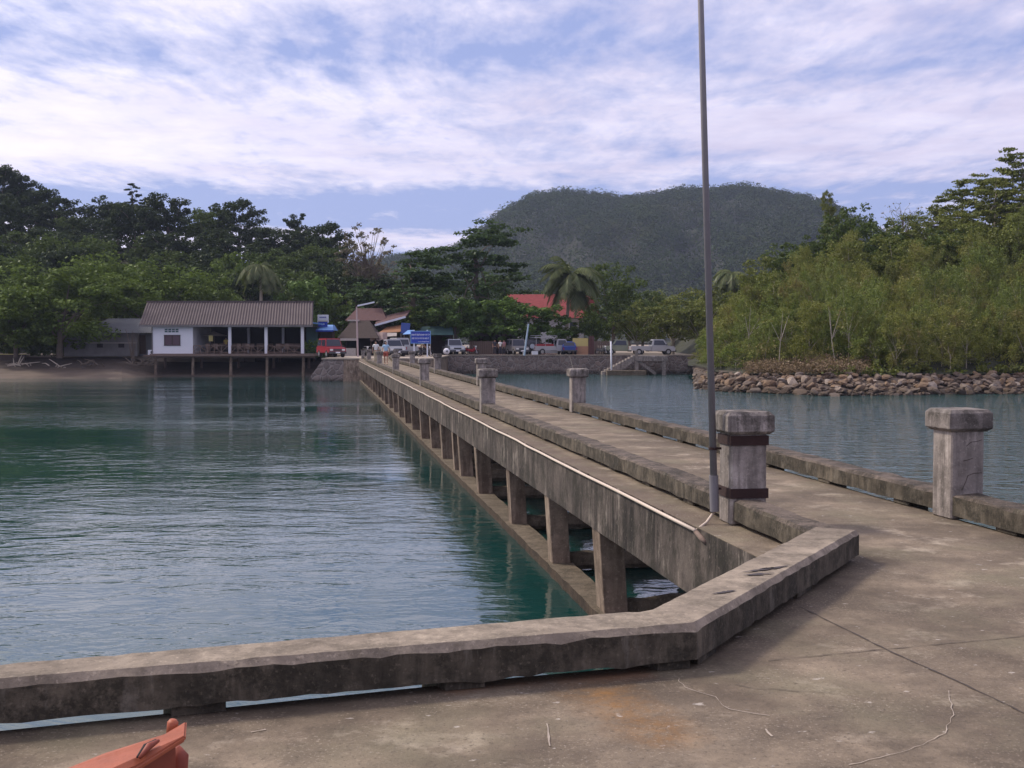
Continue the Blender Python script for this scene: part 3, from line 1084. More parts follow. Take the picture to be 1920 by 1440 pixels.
class Hill:
    """a ridge line given by (u, v) of its tree tops at depth yr, rising from a foot at depth yf(u)"""

    def __init__(self, prof, yr, yf, zf, tree, yback):
        self.us = np.array([p[0] for p in prof], float)
        self.zr = np.array([ZV(p[1], yr) - tree for p in prof], float)
        self.yr, self.yf, self.zf, self.yb = yr, yf, zf, yback

    def at(self, u, s):
        """s: 0 foot, 1 ridge, 2 back"""
        yf = self.yf(u) if callable(self.yf) else self.yf
        zr = float(np.interp(u, self.us, self.zr))
        if s <= 1:
            y_ = yf + (self.yr - yf) * s
            z_ = self.zf + (max(zr, self.zf) - self.zf) * (smooth(s) * .5 + .5 * s)
        else:
            y_ = self.yr + (self.yb - self.yr) * (s - 1)
            z_ = zr + (self.zf - zr) * smooth(s - 1)
        xx = GX(u, min(y_, self.yr))
        if self.bumps:
            e_ = math.sin(math.pi * min(1, s)) * self.bumps
            z_ += e_ * (math.sin(u * .021 + 2.2 * math.sin(s * 4)) * .6 + math.sin(u * .055 + s * 7) * .4 + .5 * math.sin(s * 11 + u * .012))
        return Vector((xx, y_, z_ - .15))

    bumps = 0.0

    def mesh(self, name, mat, label, nu=70, ns=26, rough=.4, seed=1):
        rng = random.Random(seed)
        vs, fs = [], []
        for i in range(nu + 1):
            u = self.us[0] + (self.us[-1] - self.us[0]) * i / nu
            for j in range(ns + 1):
                p = self.at(u, 2 * j / ns)
                vs.append((p.x, p.y, p.z + rng.uniform(-rough, rough) * (j > 0)))
        for i in range(nu):
            for j in range(ns):
                a = i * (ns + 1) + j
                fs.append((a, a + ns + 1, a + ns + 2, a + 1))
        o = MB().add(vs, fs).build(name, mat)
        return tag(o, label, None, None, 'structure')


HL = Hill([(-420, 300), (0, 338), (100, 370), (180, 372), (250, 362), (350, 380), (450, 400), (520, 432), (580, 425), (640, 450), (690, 520), (740, 600), (790, 655)], 215, 146, GZ, 9.5, 330)
HL.mesh('hillside', M['hill'], 'wooded hillside rising behind the stilt house')
def foot_r(u):
    return float(np.interp(u, [1300, 1345, 1400, 1600, 1920, 2600], [112, 88, 83.5, 80.5, 84, 92]))
HR = Hill([(1290, 655), (1330, 640), (1370, 590), (1420, 548), (1480, 522), (1560, 492), (1620, 478), (1700, 470), (1770, 448), (1850, 428), (1920, 405), (2100, 380), (2700, 380)], 132, foot_r, -.45, 1.0, 240)
HR.mesh('headland', M['hill'], 'green headland rising behind the rock bank', 80, 30, .25, 2)
HF = Hill([(300, 600), (520, 530), (700, 492), (780, 480), (840, 474), (880, 455), (908, 432), (930, 412), (960, 392), (1000, 371), (1060, 362), (1120, 366), (1165, 375), (1200, 369), (1260, 362), (1330, 358), (1400, 354), (1450, 360), (1510, 373), (1560, 390), (1610, 420), (1680, 455), (1800, 490), (2000, 520), (2500, 560)], 1000, 520, 1.0, 9, 1500)
HF.bumps = 7.0
HF.mesh('far_hill', M['hill'], 'distant hazy blue green wooded hill', 90, 26, 2.5, 3)

# ------------------------------------------------------------------ foliage
nprng = np.random.default_rng(11)


def leaf_quads(pos, size, up=.35, out=None, elong=1.7, rng=None):
    rng = rng or nprng
    n = len(pos)
    nr = rng.normal(size=(n, 3))
    nr /= np.linalg.norm(nr, axis=1)[:, None]
    nr[:, 2] = nr[:, 2] + up * 2
    if out is not None:
        nr += out
    nr /= np.linalg.norm(nr, axis=1)[:, None] + 1e-9
    tv = rng.normal(size=(n, 3))
    tv -= nr * (tv * nr).sum(1)[:, None]
    tv /= np.linalg.norm(tv, axis=1)[:, None] + 1e-9
    bv = np.cross(nr, tv)
    L = (size * rng.uniform(.55, 1.3, n))[:, None]
    W = L / elong
    q = np.empty((n, 4, 3))
    q[:, 0] = pos + tv * L * .5
    q[:, 1] = pos + bv * W * .5 + tv * L * .05
    q[:, 2] = pos - tv * L * .5
    q[:, 3] = pos - bv * W * .5 + tv * L * .05
    return q.reshape(-1, 3)


def clumps(centers, rad, per, size, flat=.7, up=.35, shell=.55, rng=None):
    rng = rng or nprng
    n = len(centers) * per
    d = rng.normal(size=(n, 3))
    d /= np.linalg.norm(d, axis=1)[:, None]
    r = shell + (1 - shell) * rng.random(n)
    off = d * r[:, None]
    rad = np.repeat(np.asarray(rad) * np.ones(len(centers)), per)
    pos = np.repeat(np.asarray(centers), per, axis=0) + off * rad[:, None] * np.array([1, 1, flat])
    return leaf_quads(pos, size, up, d * .6, rng=rng)


def limb_mesh(trunk_h, r0, tips, rng, lean=(0, 0), seg=6):
    mb = MB()
    pts = [Vector((lean[0] * (k / 5) ** 1.5 + rng.uniform(-.05, .05) * r0 * 4 * (k > 0), lean[1] * (k / 5) + rng.uniform(-.05, .05) * r0 * 4 * (k > 0), trunk_h * k / 5 - (.3 if k == 0 else 0))) for k in range(6)]
    mb.tube(pts, [r0 * (1.25 - .65 * k / 5) for k in range(6)], 8)
    for tp in tips:
        k = rng.randint(2, 5)
        a = pts[k]
        b2 = Vector(tp)
        mid = a.lerp(b2, .5) + Vector((rng.uniform(-.3, .3), rng.uniform(-.3, .3), rng.uniform(.0, .12) * (b2 - a).length))
        rr_ = r0 * (.55 - .05 * k)
        mb.tube([a, mid, b2], [rr_, rr_ * .6, rr_ * .2], 5, caps=False)
    return mb


def tree_proto(name, label, cat, group, seed, H, Rw, style, leafm, barkm, leaf=.4, ncl=60, per=60, trunk_r=None, base=.25):
    rng = np.random.default_rng(seed)
    pr = random.Random(seed)
    t_ = thing(name, label, cat, (0, 0, 0), group)
    cz0, cz1 = H * base, H
    cc, rad = [], []
    if style == 'broad':
        while len(cc) < ncl:
            d = rng.normal(size=3)
            d /= np.linalg.norm(d)
            k = rng.random() ** .4
            p = np.array([d[0] * Rw * k, d[1] * Rw * k, (cz0 + cz1) / 2 + d[2] * (cz1 - cz0) / 2 * k])
            p[:2] *= rng.uniform(.8, 1.12)
            cc.append(p)
            rad.append(Rw * rng.uniform(.13, .27))
        flat, shell = .62, .45
    elif style == 'umbrella':
        tiers = max(6, int(H / 1.5))
        for k in range(tiers):
            f = k / (tiers - 1)
            zz_ = cz0 + (cz1 - cz0) * f
            rt_ = Rw * (1.0 - .5 * f ** 1.8) * rng.uniform(.6, 1.1)
            ox, oy = rng.normal(0, Rw * .16, 2)
            for _ in range(max(3, int(ncl / tiers * (1.35 - .8 * f)))):
                a = rng.uniform(0, 2 * np.pi)
                q = rt_ * rng.random() ** .55
                cc.append(np.array([ox + q * np.cos(a), oy + q * np.sin(a), zz_ + rng.normal(0, .5) + .05 * q]))
                rad.append(Rw * rng.uniform(.14, .24))
        flat, shell = .26, .2
    elif style == 'sparse':
        for _ in range(ncl):
            d = rng.normal(size=3)
            d /= np.linalg.norm(d)
            k = rng.random() ** .35
            cc.append(np.array([d[0] * Rw * k, d[1] * Rw * k, (cz0 + cz1) / 2 + d[2] * (cz1 - cz0) / 2 * k]))
            rad.append(Rw * rng.uniform(.06, .15))
        flat, shell = .6, .2
    elif style == 'feather':
        for _ in range(ncl):
            a = rng.uniform(0, 2 * np.pi)
            f = rng.random()
            q = Rw * (.35 + .65 * np.sin(np.pi * min(1, f * .8 + .15))) * rng.random() ** .5
            cc.append(np.array([q * np.cos(a), q * np.sin(a), cz0 + (cz1 - cz0) * f]))
            rad.append(Rw * rng.uniform(.16, .3))
        flat, shell = 1.1, .1
    cc = np.array(cc)
    q = clumps(cc, np.array(rad), per, leaf, flat, .4, shell, rng)
    np_mesh('crown', q, 4, leafm, t_)
    idx = list(range(len(cc)))
    pr.shuffle(idx)
    nt = 10 if style != 'sparse' else ncl
    tips = [cc[i] for i in idx[:nt]]
    mb = limb_mesh(H * (base + .25 if style != 'umbrella' else .8), trunk_r or H * .022, tips, pr)
    mb.build('trunk', barkm, t_)
    return t_


def palm_proto(label, seed, H, Rf, leafm, n=22, lean=(.6, 0)):
    pr = random.Random(seed)
    t_ = thing('palm_tree', label, 'palm tree', (0, 0, 0), 'coconut palms behind the waterfront')
    top_ = Vector((lean[0], lean[1], H))
    quads = []
    for k in range(n):
        az = 2 * math.pi * k / n * 1.0 + pr.uniform(-.2, .2)
        el = pr.choice([1.15, .85, .5, .25, -.05, -.35]) + pr.uniform(-.12, .12)
        L = Rf * pr.uniform(.85, 1.1)
        d = Vector((math.cos(az) * math.cos(el), math.sin(az) * math.cos(el), math.sin(el)))
        pts = []
        p = top_.copy()
        nst = 14
        for s in range(nst + 1):
            pts.append(p.copy())
            d = (d + Vector((0, 0, -.13 - .02 * s / nst * 4))).normalized()
            p = p + d * (L / nst)
        for s in range(1, nst):
            dd = (pts[s + 1] - pts[s]).normalized()
            sd = dd.cross(Vector((0, 0, 1)))
            if sd.length < .05:
                sd = Vector((1, 0, 0))
            sd.normalize()
            f = s / nst
            ll = Rf * .27 * math.sin(math.pi * (f * .86 + .12)) * pr.uniform(.8, 1.1)
            for sg in (-1, 1):
                for h in (0, .5):
                    b0 = pts[s].lerp(pts[s + 1], h)
                    tip = b0 + sd * sg * ll * .62 + dd * ll * .45 + Vector((0, 0, -ll * pr.uniform(.35, .65)))
                    ww = dd * .11
                    quads += [b0 - ww, b0 + ww, tip + ww * .3, tip - ww * .3]
        for s in range(nst):
            ww = Vector((0, 0, .035))
            quads += [pts[s] - ww, pts[s] + ww, pts[s + 1] + ww * .8, pts[s + 1] - ww * .8]
    np_mesh('crown', np.array([tuple(x) for x in quads]), 4, leafm, t_)
    mb = MB()
    mb.tube([Vector((lean[0] * (k / 8) ** 2, lean[1] * (k / 8) ** 2, H * k / 8 - (.3 if k == 0 else 0))) for k in range(9)], [.24 - .09 * k / 8 for k in range(9)], 8)
    mb.build('trunk', M['bark_pale'], t_)
    return t_


M['lf_dark'] = leaf_mat('dark_foliage', (.012, .022, .009), (.028, .042, .014), scale=.25, trans=.15)
M['lf_mid'] = leaf_mat('mid_foliage', (.026, .05, .012), (.07, .10, .022), (.10, .085, .02), .3, scale=.3, trans=.25)
M['lf_bright'] = leaf_mat('bright_foliage', (.04, .078, .014), (.105, .145, .026), scale=.4, trans=.3)
M['lf_lime'] = leaf_mat('lime_foliage', (.045, .095, .018), (.10, .16, .035), scale=.6, trans=.3)
M['lf_olive'] = leaf_mat('olive_foliage', (.06, .09, .016), (.155, .168, .036), (.17, .10, .05), .35, scale=.3, trans=.3)
M['lf_scrub'] = leaf_mat('scrub_foliage', (.11, .135, .026), (.225, .22, .055), (.25, .15, .085), .5, scale=.22, trans=.42, scale2=.42)
M['lf_fresh'] = leaf_mat('fresh_feathery_foliage', (.075, .12, .022), (.18, .21, .05), (.22, .13, .075), .3, scale=.35, trans=.42, scale2=.6)
M['lf_umb'] = leaf_mat('layered_foliage', (.020, .042, .016), (.05, .085, .026), scale=.4, trans=.22)
M['lf_palm'] = leaf_mat('palm_fronds', (.04, .06, .02), (.10, .115, .045), (.17, .14, .08), .4, scale=.6, trans=.25)
M['lf_dry'] = leaf_mat('dry_grass', (.13, .085, .05), (.22, .155, .095), scale=.5, trans=.2)
M['lf_far'] = leaf_mat('far_forest_foliage', (.012, .024, .011), (.06, .08, .03), (.08, .07, .03), .4, scale=.055, trans=.1, scale2=.02, gloss=0.0, isl=.08)
M['lf_brownred'] = leaf_mat('pale_sparse_leaves', (.09, .075, .05), (.17, .14, .10), scale=.5, trans=.3)

# far forest: one mass of crowns over the hill
rng = np.random.default_rng(42)
cc, rr_ = [], []
for _ in range(3300):
    u = rng.uniform(420, 2250)
    s = rng.random() ** .75 * 1.08
    p = HF.at(u, s)
    cc.append((p.x, p.y, p.z + 6))
    rr_.append(rng.uniform(5.5, 13))
for _ in range(900):       # the crest
    u = rng.uniform(560, 2000)
    p = HF.at(u, rng.uniform(.93, 1.03))
    cc.append((p.x, p.y, p.z + rng.uniform(3, 9)))
    rr_.append(rng.uniform(2.5, 7))
q = clumps(np.array(cc), np.array(rr_), 140, 1.8, .72, .5, .86, rng)
tag(np_mesh('forest', q, 4, M['lf_far']), 'dense forest covering the distant hill', None, None, 'stuff')


# undergrowth over the left hill
def cover(hill, u0, u1, s0, s1, n, rad, per, leaf, mat, name, label, seed, lift=.8, flat=.7, power=1.0):
    rng = np.random.default_rng(seed)
    cc = []
    for _ in range(n):
        p = hill.at(rng.uniform(u0, u1), s0 + (s1 - s0) * rng.random() ** power)
        cc.append((p.x, p.y, p.z + lift * rng.uniform(.3, 1.2)))
    q = clumps(np.array(cc), rng.uniform(*rad, n), per, leaf, flat, .4, .3, rng)
    return tag(np_mesh(name, q, 4, mat), label, None, None, 'stuff')


cover(HL, -350, 730, 0, 1.15, 700, (1.2, 2.6), 34, .75, M['lf_dark'], 'undergrowth', 'dark undergrowth under the trees of the wooded hillside', 5, 1.5)

# tall trees of the left hillside
hill_group = 'trees of the wooded hillside'
hl_lab = 'dark broadleaf tree in the wood on the hillside behind the stilt house'
protos = [tree_proto('broadleaf_tree', hl_lab, 'tree', hill_group, 100 + i, 11 + i % 3, 4.6 + .5 * (i % 2), 'broad', M['lf_dark'] if i < 3 else M['lf_mid'], M['bark'], .46, 85, 85) for i in range(5)]
rng = random.Random(77)
used = set()
spots = []
for _ in range(900):
    u = rng.uniform(-330, 720)
    s = rng.random() ** .8 * 1.04
    p = HL.at(u, s)
    if all((p - q).length > 6.2 for q in spots):
        spots.append(p)
    if len(spots) > 92:
        break
for i, p in enumerate(spots):
    k = rng.choice([0, 1, 2, 2, 1, 0, 3, 4]) if p.y > 175 else rng.choice([0, 1, 2, 3])
    sc = rng.uniform(.72, 1.05)
    if k not in used:
        used.add(k)
        place(protos[k], p, rng.uniform(0, 6.28), (sc, sc, sc * rng.uniform(.85, 1.1)))
    else:
        dup(protos[k], p, rng.uniform(0, 6.28), None, None, (sc, sc, sc * rng.uniform(.85, 1.1)))
for k in range(5):
    if k not in used:
        place(protos[k], HL.at(100 + k * 60, .5), 0)

# emergent trees on the left skyline
em = tree_proto('broadleaf_tree', 'tall round topped tree standing out on the skyline at the far left', 'tree', None, 301, 11.5, 3.4, 'broad', M['lf_dark'], M['bark'], .36, 40, 130, base=.45)
place(em, HL.at(40, .97) + Vector((0, 0, .5)), .3)
e2 = dup(em, HL.at(86, .98) + Vector((0, 0, -1.5)), 2.0, 'smaller round tree on the left skyline right of the tallest one', None, (.55, .55, .8))
sp = tree_proto('slender_tree', 'thin spire topped tree rising above the hillside crest', 'tree', None, 305, 9, 2.6, 'umbrella', M['lf_dark'], M['bark'], .5, 60, 40, base=.3)
place(sp, HL.at(252, 1.0) + Vector((0, 0, 3.2)), .5, (.8, .8, .85))
e3 = dup(em, HL.at(562, .95) + Vector((0, 0, 1.0)), 4.0, 'tall dark tree with a gap of sky through its crown, on the slope end', None, (.95, .95, .98))
e4 = dup(protos[1], HL.at(615, .8), 1.2, 'dense dark rounded tree left of the sparse grey tree', None, (.95, .95, 1.05)); e4.pop('group', None) if 'group' in e4 else None
bare = tree_proto('sparse_tree', 'pale thinly leaved tree with sky showing through, left of the layered trees', 'tree', None, 310, 13.5, 4.6, 'sparse', M['lf_brownred'], M['bark'], .34, 110, 24, base=.35, trunk_r=.2)
place(bare, Vector((GX(690, 160), 160, ZV(555, 160) - 5.0)), .4, (1, 1, 1.1))

# big bright trees at the left waterfront
bt = [tree_proto('shade_tree', '', 'tree', 'leafy shade trees on the left shore', 330 + i, 12.2, 6.6, 'broad', M['lf_bright'] if i != 1 else M['lf_mid'], M['bark'], .42, 120, 110, base=.08) for i in range(3)]
for k, (u, y_, vt, wpx, lab, pi) in enumerate([
        (20, 131, 462, 250, 'broad leafy tree at the far left edge of the shore', 1),
        (112, 121.8, 478, 270, 'largest yellow green leafy tree, overhanging the grey shed', 0),
        (300, 136, 486, 250, 'yellow green leafy tree rising directly behind the stilt house roof', 2),
        (-140, 132, 450, 260, 'leafy tree beyond the left edge of the view', 1),
        (205, 140, 470, 220, 'leafy tree between the shed tree and the stilt house tree', 0),
        (30, 122.5, 520, 190, 'low spreading leafy tree whose branches hang to the beach bank', 2),
        (380, 142, 505, 170, 'leafy tree behind the middle of the stilt house roof', 0)]):
    hgt = ZV(vt, y_) - GZ
    sc = (wpx / F * y_ / 2 / 6.9, wpx / F * y_ / 2 / 6.9, hgt / 12.6)
    if not bt[pi].get('label'):
        place(bt[pi], (GX(u, y_), y_, GZ), k, sc)
        bt[pi]['label'] = lab
    else:
        dup(bt[pi], (GX(u, y_), y_, GZ), k * 1.3, lab, None, sc)

def put(proto, u, y_, vt, wpx, lab, H, Rw, rz=0.0, z0=GZ, first=False, group=None):
    hgt = ZV(vt, y_) - z0
    sx = wpx / F * y_ / 2 / Rw
    sc = (sx, sx, hgt / H)
    if first:
        place(proto, (GX(u, y_), y_, z0), rz, sc)
        proto['label'] = lab
        return proto
    return dup(proto, (GX(u, y_), y_, z0), rz, lab, group, sc)


# layered trees in the middle
um = tree_proto('layered_tree', '', 'tree', 'layered shade trees behind the village', 350, 14, 6.2, 'umbrella', M['lf_umb'], M['bark'], .42, 190, 70, base=.2)
put(um, 893, 142, 434, 265, 'tallest layered tree with flat tiers of leaves above the village', 14.2, 6.6, .4, first=True)
put(um, 775, 138, 474, 260, 'lower layered tree with flat tiers above the brown roofs', 14.2, 6.6, 2.2)
put(um, 690, 140, 545, 120, 'small layered tree directly behind the street lamp', 14.2, 6.6, 3.9)
put(um, 945, 165, 520, 150, 'layered tree behind the red roofed house', 14.2, 6.6, 5.1)
# row of small bright trees on the quay
gt = [tree_proto('quay_tree', '', 'tree', 'small green trees along the quay', 370 + i, 6, 3.0, 'broad', M['lf_lime'] if i == 0 else M['lf_bright'], M['bark'], .34, 60, 70, base=.22) for i in range(2)]
put(gt[0], 853, 133, 553, 118, 'bright green tree behind the silver pickup', 6.1, 3.1, .2, first=True)
put(gt[1], 800, 136, 560, 110, 'green tree above the blue sign board', 6.1, 3.1, 1.2, first=True)
put(gt[0], 945, 134, 553, 140, 'bright green tree left of the red tiled roof', 6.1, 3.1, 2.2)
put(gt[0], 1012, 133, 568, 125, 'bright green tree in front of the red tiled roof', 6.1, 3.1, 3.2)
put(gt[1], 902, 137, 572, 90, 'green tree between two brighter quay trees', 6.1, 3.1, 4.4)
put(gt[1], 1070, 137, 602, 80, 'low leafy tree beside the red roofed house wall', 6.1, 3.1, 5.2)
put(gt[1], 1118, 138, 585, 70, 'dark green tree right of the yellow wall', 6.1, 3.1, .9)
put(gt[0], 575, 140, 515, 118, 'bright rounded green tree behind the right end of the stilt house', 6.1, 3.1, 2.8)
put(gt[1], 435, 158, 468, 130, 'dark rounded tree behind the palm by the stilt house', 6.1, 3.1, 1.8)
put(gt[1], 640, 140, 548, 90, 'green tree behind the blue kiosk sign', 6.1, 3.1, 3.7)
# olive trees at the right of the quay
ot = tree_proto('olive_tree', '', 'tree', 'olive green trees at the right of the quay', 380, 8, 4.0, 'broad', M['lf_olive'], M['bark_pale'], .34, 80, 70, base=.2)
put(ot, 1195, 134, 562, 100, 'yellowish olive tree with a pointed top beside the parked cars', 8.2, 4.1, .2, first=True)
put(ot, 1262, 136, 555, 120, 'rounded olive green tree above the white pickup', 8.2, 4.1, 1.7)
put(ot, 1318, 134, 545, 110, 'olive green tree directly behind the flagpole', 8.2, 4.1, 3.1)
put(ot, 1345, 142, 525, 110, 'olive tree where the quay meets the headland', 8.2, 4.1, 4.4)
put(ot, 1235, 170, 545, 110, 'pale olive tree further back between quay and far hill', 8.2, 4.1, 5.4)
put(ot, 1290, 175, 540, 110, 'pale olive tree further back, left of the flagpole', 8.2, 4.1, .8)
dk = tree_proto('broadleaf_tree', '', 'tree', None, 390, 11, 5.0, 'broad', M['lf_mid'], M['bark'], .42, 90, 60, base=.15)
put(dk, 1150, 146, 486, 160, 'large dark round tree right of the palm', 11.3, 5.2, .3, first=True)
put(dk, 1205, 150, 540, 110, 'dark tree between the palm and the olive trees', 11.3, 5.2, 2.0)
# palms
p1 = palm_proto('coconut palm with drooping fronds in front of the red tiled roof', 400, 9.0, 5.0, M['lf_palm'], 34, (.5, 0))
place(p1, (GX(1062, 136), 136, GZ), .3)
p2 = palm_proto('coconut palm behind the stilt house roof', 401, 10.4, 4.0, M['lf_palm'], 24, (.3, .2))
place(p2, (GX(490, 138), 138, GZ), 1.0)
dup(p2, (GX(1378, 140), 140, GZ + .8), 2.1, 'partly hidden coconut palm left of the headland', None, .85)
dup(p2, (GX(1352, 150), 150, GZ), 4.1, 'small palm further back beside the flagpole', None, .8)
dup(p1, (GX(1240, 190), 190, GZ), 4.9, 'far palm crown above the olive trees', None, .85)

# hinterland strip of trees between quay and far hill
ht = dup(dk, (GX(1000, 190), 190, GZ), 2.2, 'dark tree far behind the red roofed house', None, .9)
for u, y_, sc in ((840, 185, .95), (905, 200, .8), (1090, 205, .9), (1180, 210, .9), (1300, 215, .95), (1395, 205, .95), (760, 190, .85)):
    o = dup(dk, (GX(u, y_), y_, GZ), u * .1, 'dark broadleaf tree in the belt of trees between village and far hill', 'belt of trees before the far hill', sc)

# ------------------------------------------------------------------ headland vegetation
def scrub(n, u0, u1, s0, s1, hmin, hmax, leaf, mat, name, label, seed, per=60, rad=(.45, 1.1), power=1.0):
    rng = np.random.default_rng(seed)
    cc = []
    for _ in range(n):
        u = rng.uniform(u0, u1)
        p = HR.at(u, s0 + (s1 - s0) * rng.random() ** power)
        cc.append((p.x, p.y, p.z + rng.uniform(hmin, hmax)))
    q = clumps(np.array(cc), rng.uniform(*rad, n), per, leaf, .95, .15, .05, rng)
    return tag(np_mesh(name, q, 4, mat), label, None, None, 'stuff')


scrub(1300, 1325, 2250, .05, .62, .1, 1.6, .16, M['lf_scrub'], 'scrub', 'feathery green scrub with brown seed pods covering the headland front', 51, 52)
scrub(900, 1380, 2300, .5, 1.06, .3, 2.6, .34, M['lf_olive'], 'undergrowth', 'olive undergrowth on the upper slope of the headland', 52, 40, (.7, 1.7))
scrub(420, 1400, 1630, .0, .09, -.1, .55, .15, M['lf_dry'], 'dry_grass', 'mound of dry brown grass above the rock bank', 53, 40, (.3, .8))
scrub(160, 1540, 2200, .0, .03, -.2, .35, .3, M['lf_olive'], 'weeds', 'low weeds along the top of the rock bank', 54, 26, (.3, .6))
# light stems standing in the scrub
rng = random.Random(9)
for i in range(8):
    u = rng.uniform(1380, 1960)
    p = HR.at(u, rng.uniform(.03, .34))
    H = rng.uniform(3.0, 5.2)
    tr = thing('scrub_sapling', 'thin pale stemmed sapling with few leaves in the headland scrub', 'sapling', p, 'saplings in the headland scrub')
    mb = MB()
    b0 = p + Vector((0, 0, -.2))
    tp = p + Vector((rng.uniform(-.6, .6), rng.uniform(-.3, .3), H))
    mid = p.lerp(tp, .45) + Vector((rng.uniform(-.12, .12), 0, 0))
    mb.tube([b0, mid, tp], [.04, .028, .01], 5)
    br = []
    for _ in range(3):
        e = mid.lerp(tp, rng.random() * .5) + Vector((rng.uniform(-1.1, 1.1), rng.uniform(-.4, .4), rng.uniform(.6, 1.5)))
        mb.tube([mid.lerp(tp, .05), e], [.026, .01], 4)
        br.append(e)
    mb.build('trunk', M['bark_pale'], tr)
    cc = np.array([tuple(e - p) for e in br + [tp]])
    np_mesh('crown', clumps(cc, np.full(len(cc), .5), 26, .2, .9, .1, .1), 4, M['lf_scrub'] if rng.random() < .7 else M['lf_dry'], tr)
# individual trees on the headland
fe = tree_proto('spreading_tree', '', 'tree', 'trees on the headland', 420, 8, 4.4, 'umbrella', M['lf_olive'], M['bark_pale'], .32, 210, 60, base=.2)
fd = tree_proto('broadleaf_tree', '', 'tree', 'trees on the headland', 421, 8, 3.8, 'broad', M['lf_mid'], M['bark'], .38, 70, 60, base=.15)
fo_ = tree_proto('broadleaf_tree', '', 'tree', 'trees on the headland', 422, 7, 3.6, 'broad', M['lf_olive'], M['bark_pale'], .32, 80, 60, base=.12)


def hput(proto, u, s, H, vt, w, lab, rz):
    """stand on the slope with the top at photo row vt and a crown w metres wide"""
    p = HR.at(u, s)
    k = (ZV(vt, p.y) - p.z) / H
    sc = (w, w, k)
    if not proto.get('label'):
        place(proto, p, rz, sc)
        proto['label'] = lab
    else:
        dup(proto, p, rz, lab, None, sc)


hput(fd, 1590, .82, 8, 380, .8, 'dark green tree standing against the sky at the left of the headland crest', .1)
hput(fd, 1650, .74, 8, 412, .78, 'dark tree just below the headland crest, right of the tallest dark one', 1.1)
hput(fd, 1500, .72, 8, 455, .7, 'low dark tree on the left shoulder of the headland', 2.3)
hput(fd, 1470, .9, 8, 452, .7, 'dark tree at the left end of the headland crest', 3.1)
hput(fd, 1545, .9, 8, 425, .7, 'dark tree filling the crest left of the tallest dark one', 5.1)
hput(fd, 1770, .62, 8, 425, .72, 'dark leaved tree in the middle of the headland slope', 4.1)
hput(fe, 1912, .86, 8, 298, .95, 'tallest spreading tree at the right edge, flat tiers against the sky', .6)
hput(fe, 1800, .92, 8, 345, .85, 'spreading tree on the crest with a branch reaching left into the sky', 1.9)
hput(fe, 1955, .7, 8, 345, .85, 'spreading yellow green tree at the right edge below the tallest', 3.0)
hput(fe, 1862, .8, 8, 345, .8, 'spreading yellow green tree left of the right edge trees', 4.0)
hput(fe, 1553, .98, 8, 372, .3, 'tiny flat topped tree on the skyline where headland meets far hill', 5.0)
hput(fo_, 1695, .86, 7, 402, .8, 'olive round tree on the saddle of the headland crest', .4)
hput(fo_, 1745, .95, 7, 388, .8, 'olive round tree on the crest left of the spreading trees', 1.5)
hput(fo_, 1580, .58, 7, 448, .75, 'olive tree half way up the slope below the dark tree', 2.5)
hput(fo_, 1670, .56, 7, 440, .75, 'low olive tree in the centre of the headland slope', 3.5)
hput(fo_, 1830, .55, 7, 415, .8, 'olive tree above the scrub at the right of the slope', 4.5)
hput(fo_, 1915, .52, 7, 400, .8, 'olive tree above the scrub at the right edge', 5.5)
hput(fo_, 1425, .75, 7, 480, .7, 'olive tree at the left foot of the headland slope', .9)
hput(fo_, 1440, .45, 7, 505, .65, 'small olive tree low on the left of the headland', 1.9)
hput(fo_, 1790, .75, 7, 392, .75, 'olive round tree below the branch that reaches into the sky', 2.9)
hput(fo_, 1385, .6, 7, 545, .6, 'small olive tree at the far left end of the headland', 3.6)
hput(fd, 2060, .7, 8, 330, 1, 'dark tree on the headland beyond the right edge', 2.9)
hput(fe, 2120, .9, 8, 290, 1, 'spreading tree on the headland beyond the right edge', 3.9)
# feathery shrubs of the scrub, each one a plant
sh = [tree_proto('scrub_shrub', 'feathery yellow green shrub in the scrub covering the headland front', 'shrub', 'shrubs of the headland scrub', 440 + i, 4.0, 1.7, 'feather', M['lf_scrub'] if i in (1, 4) else M['lf_fresh'], M['bark_pale'], .125, 56, 90, base=.12, trunk_r=.035) for i in range(5)]
rng = random.Random(88)
n_s = 0
taken = []
while n_s < 250:
    u = rng.uniform(1335, 2080)
    s_ = rng.random() ** 1.1 * .62 + (.10 if 1390 < u < 1640 else .02)
    p = HR.at(u, s_)
    if any((p - q).length < 1.15 for q in taken):
        if rng.random() > .02:
            continue
    taken.append(p)
    k = rng.randrange(5)
    hh_ = rng.choice([.5, .65, .8, .95, 1.1, 1.4]) * (1 if u > 1420 else .8)
    if s_ < .08:
        hh_ *= .75
    sc = (rng.uniform(.6, 1.15), rng.uniform(.6, 1.15), hh_)
    if n_s < 5:
        place(sh[n_s], p, rng.uniform(0, 6.28), sc)
    else:
        dup(sh[k], p, rng.uniform(0, 6.28), None, None, sc)
    n_s += 1
br_ = tree_proto('bare_tree', 'leafless thin branched tree on the headland skyline', 'tree', None, 430, 6.5, 3.0, 'sparse', M['lf_brownred'], M['bark'], .25, 40, 4, base=.35, trunk_r=.09)
place(br_, HR.at(1690, .97) + Vector((0, 0, 1.4)), .5, (.9, .9, .85))

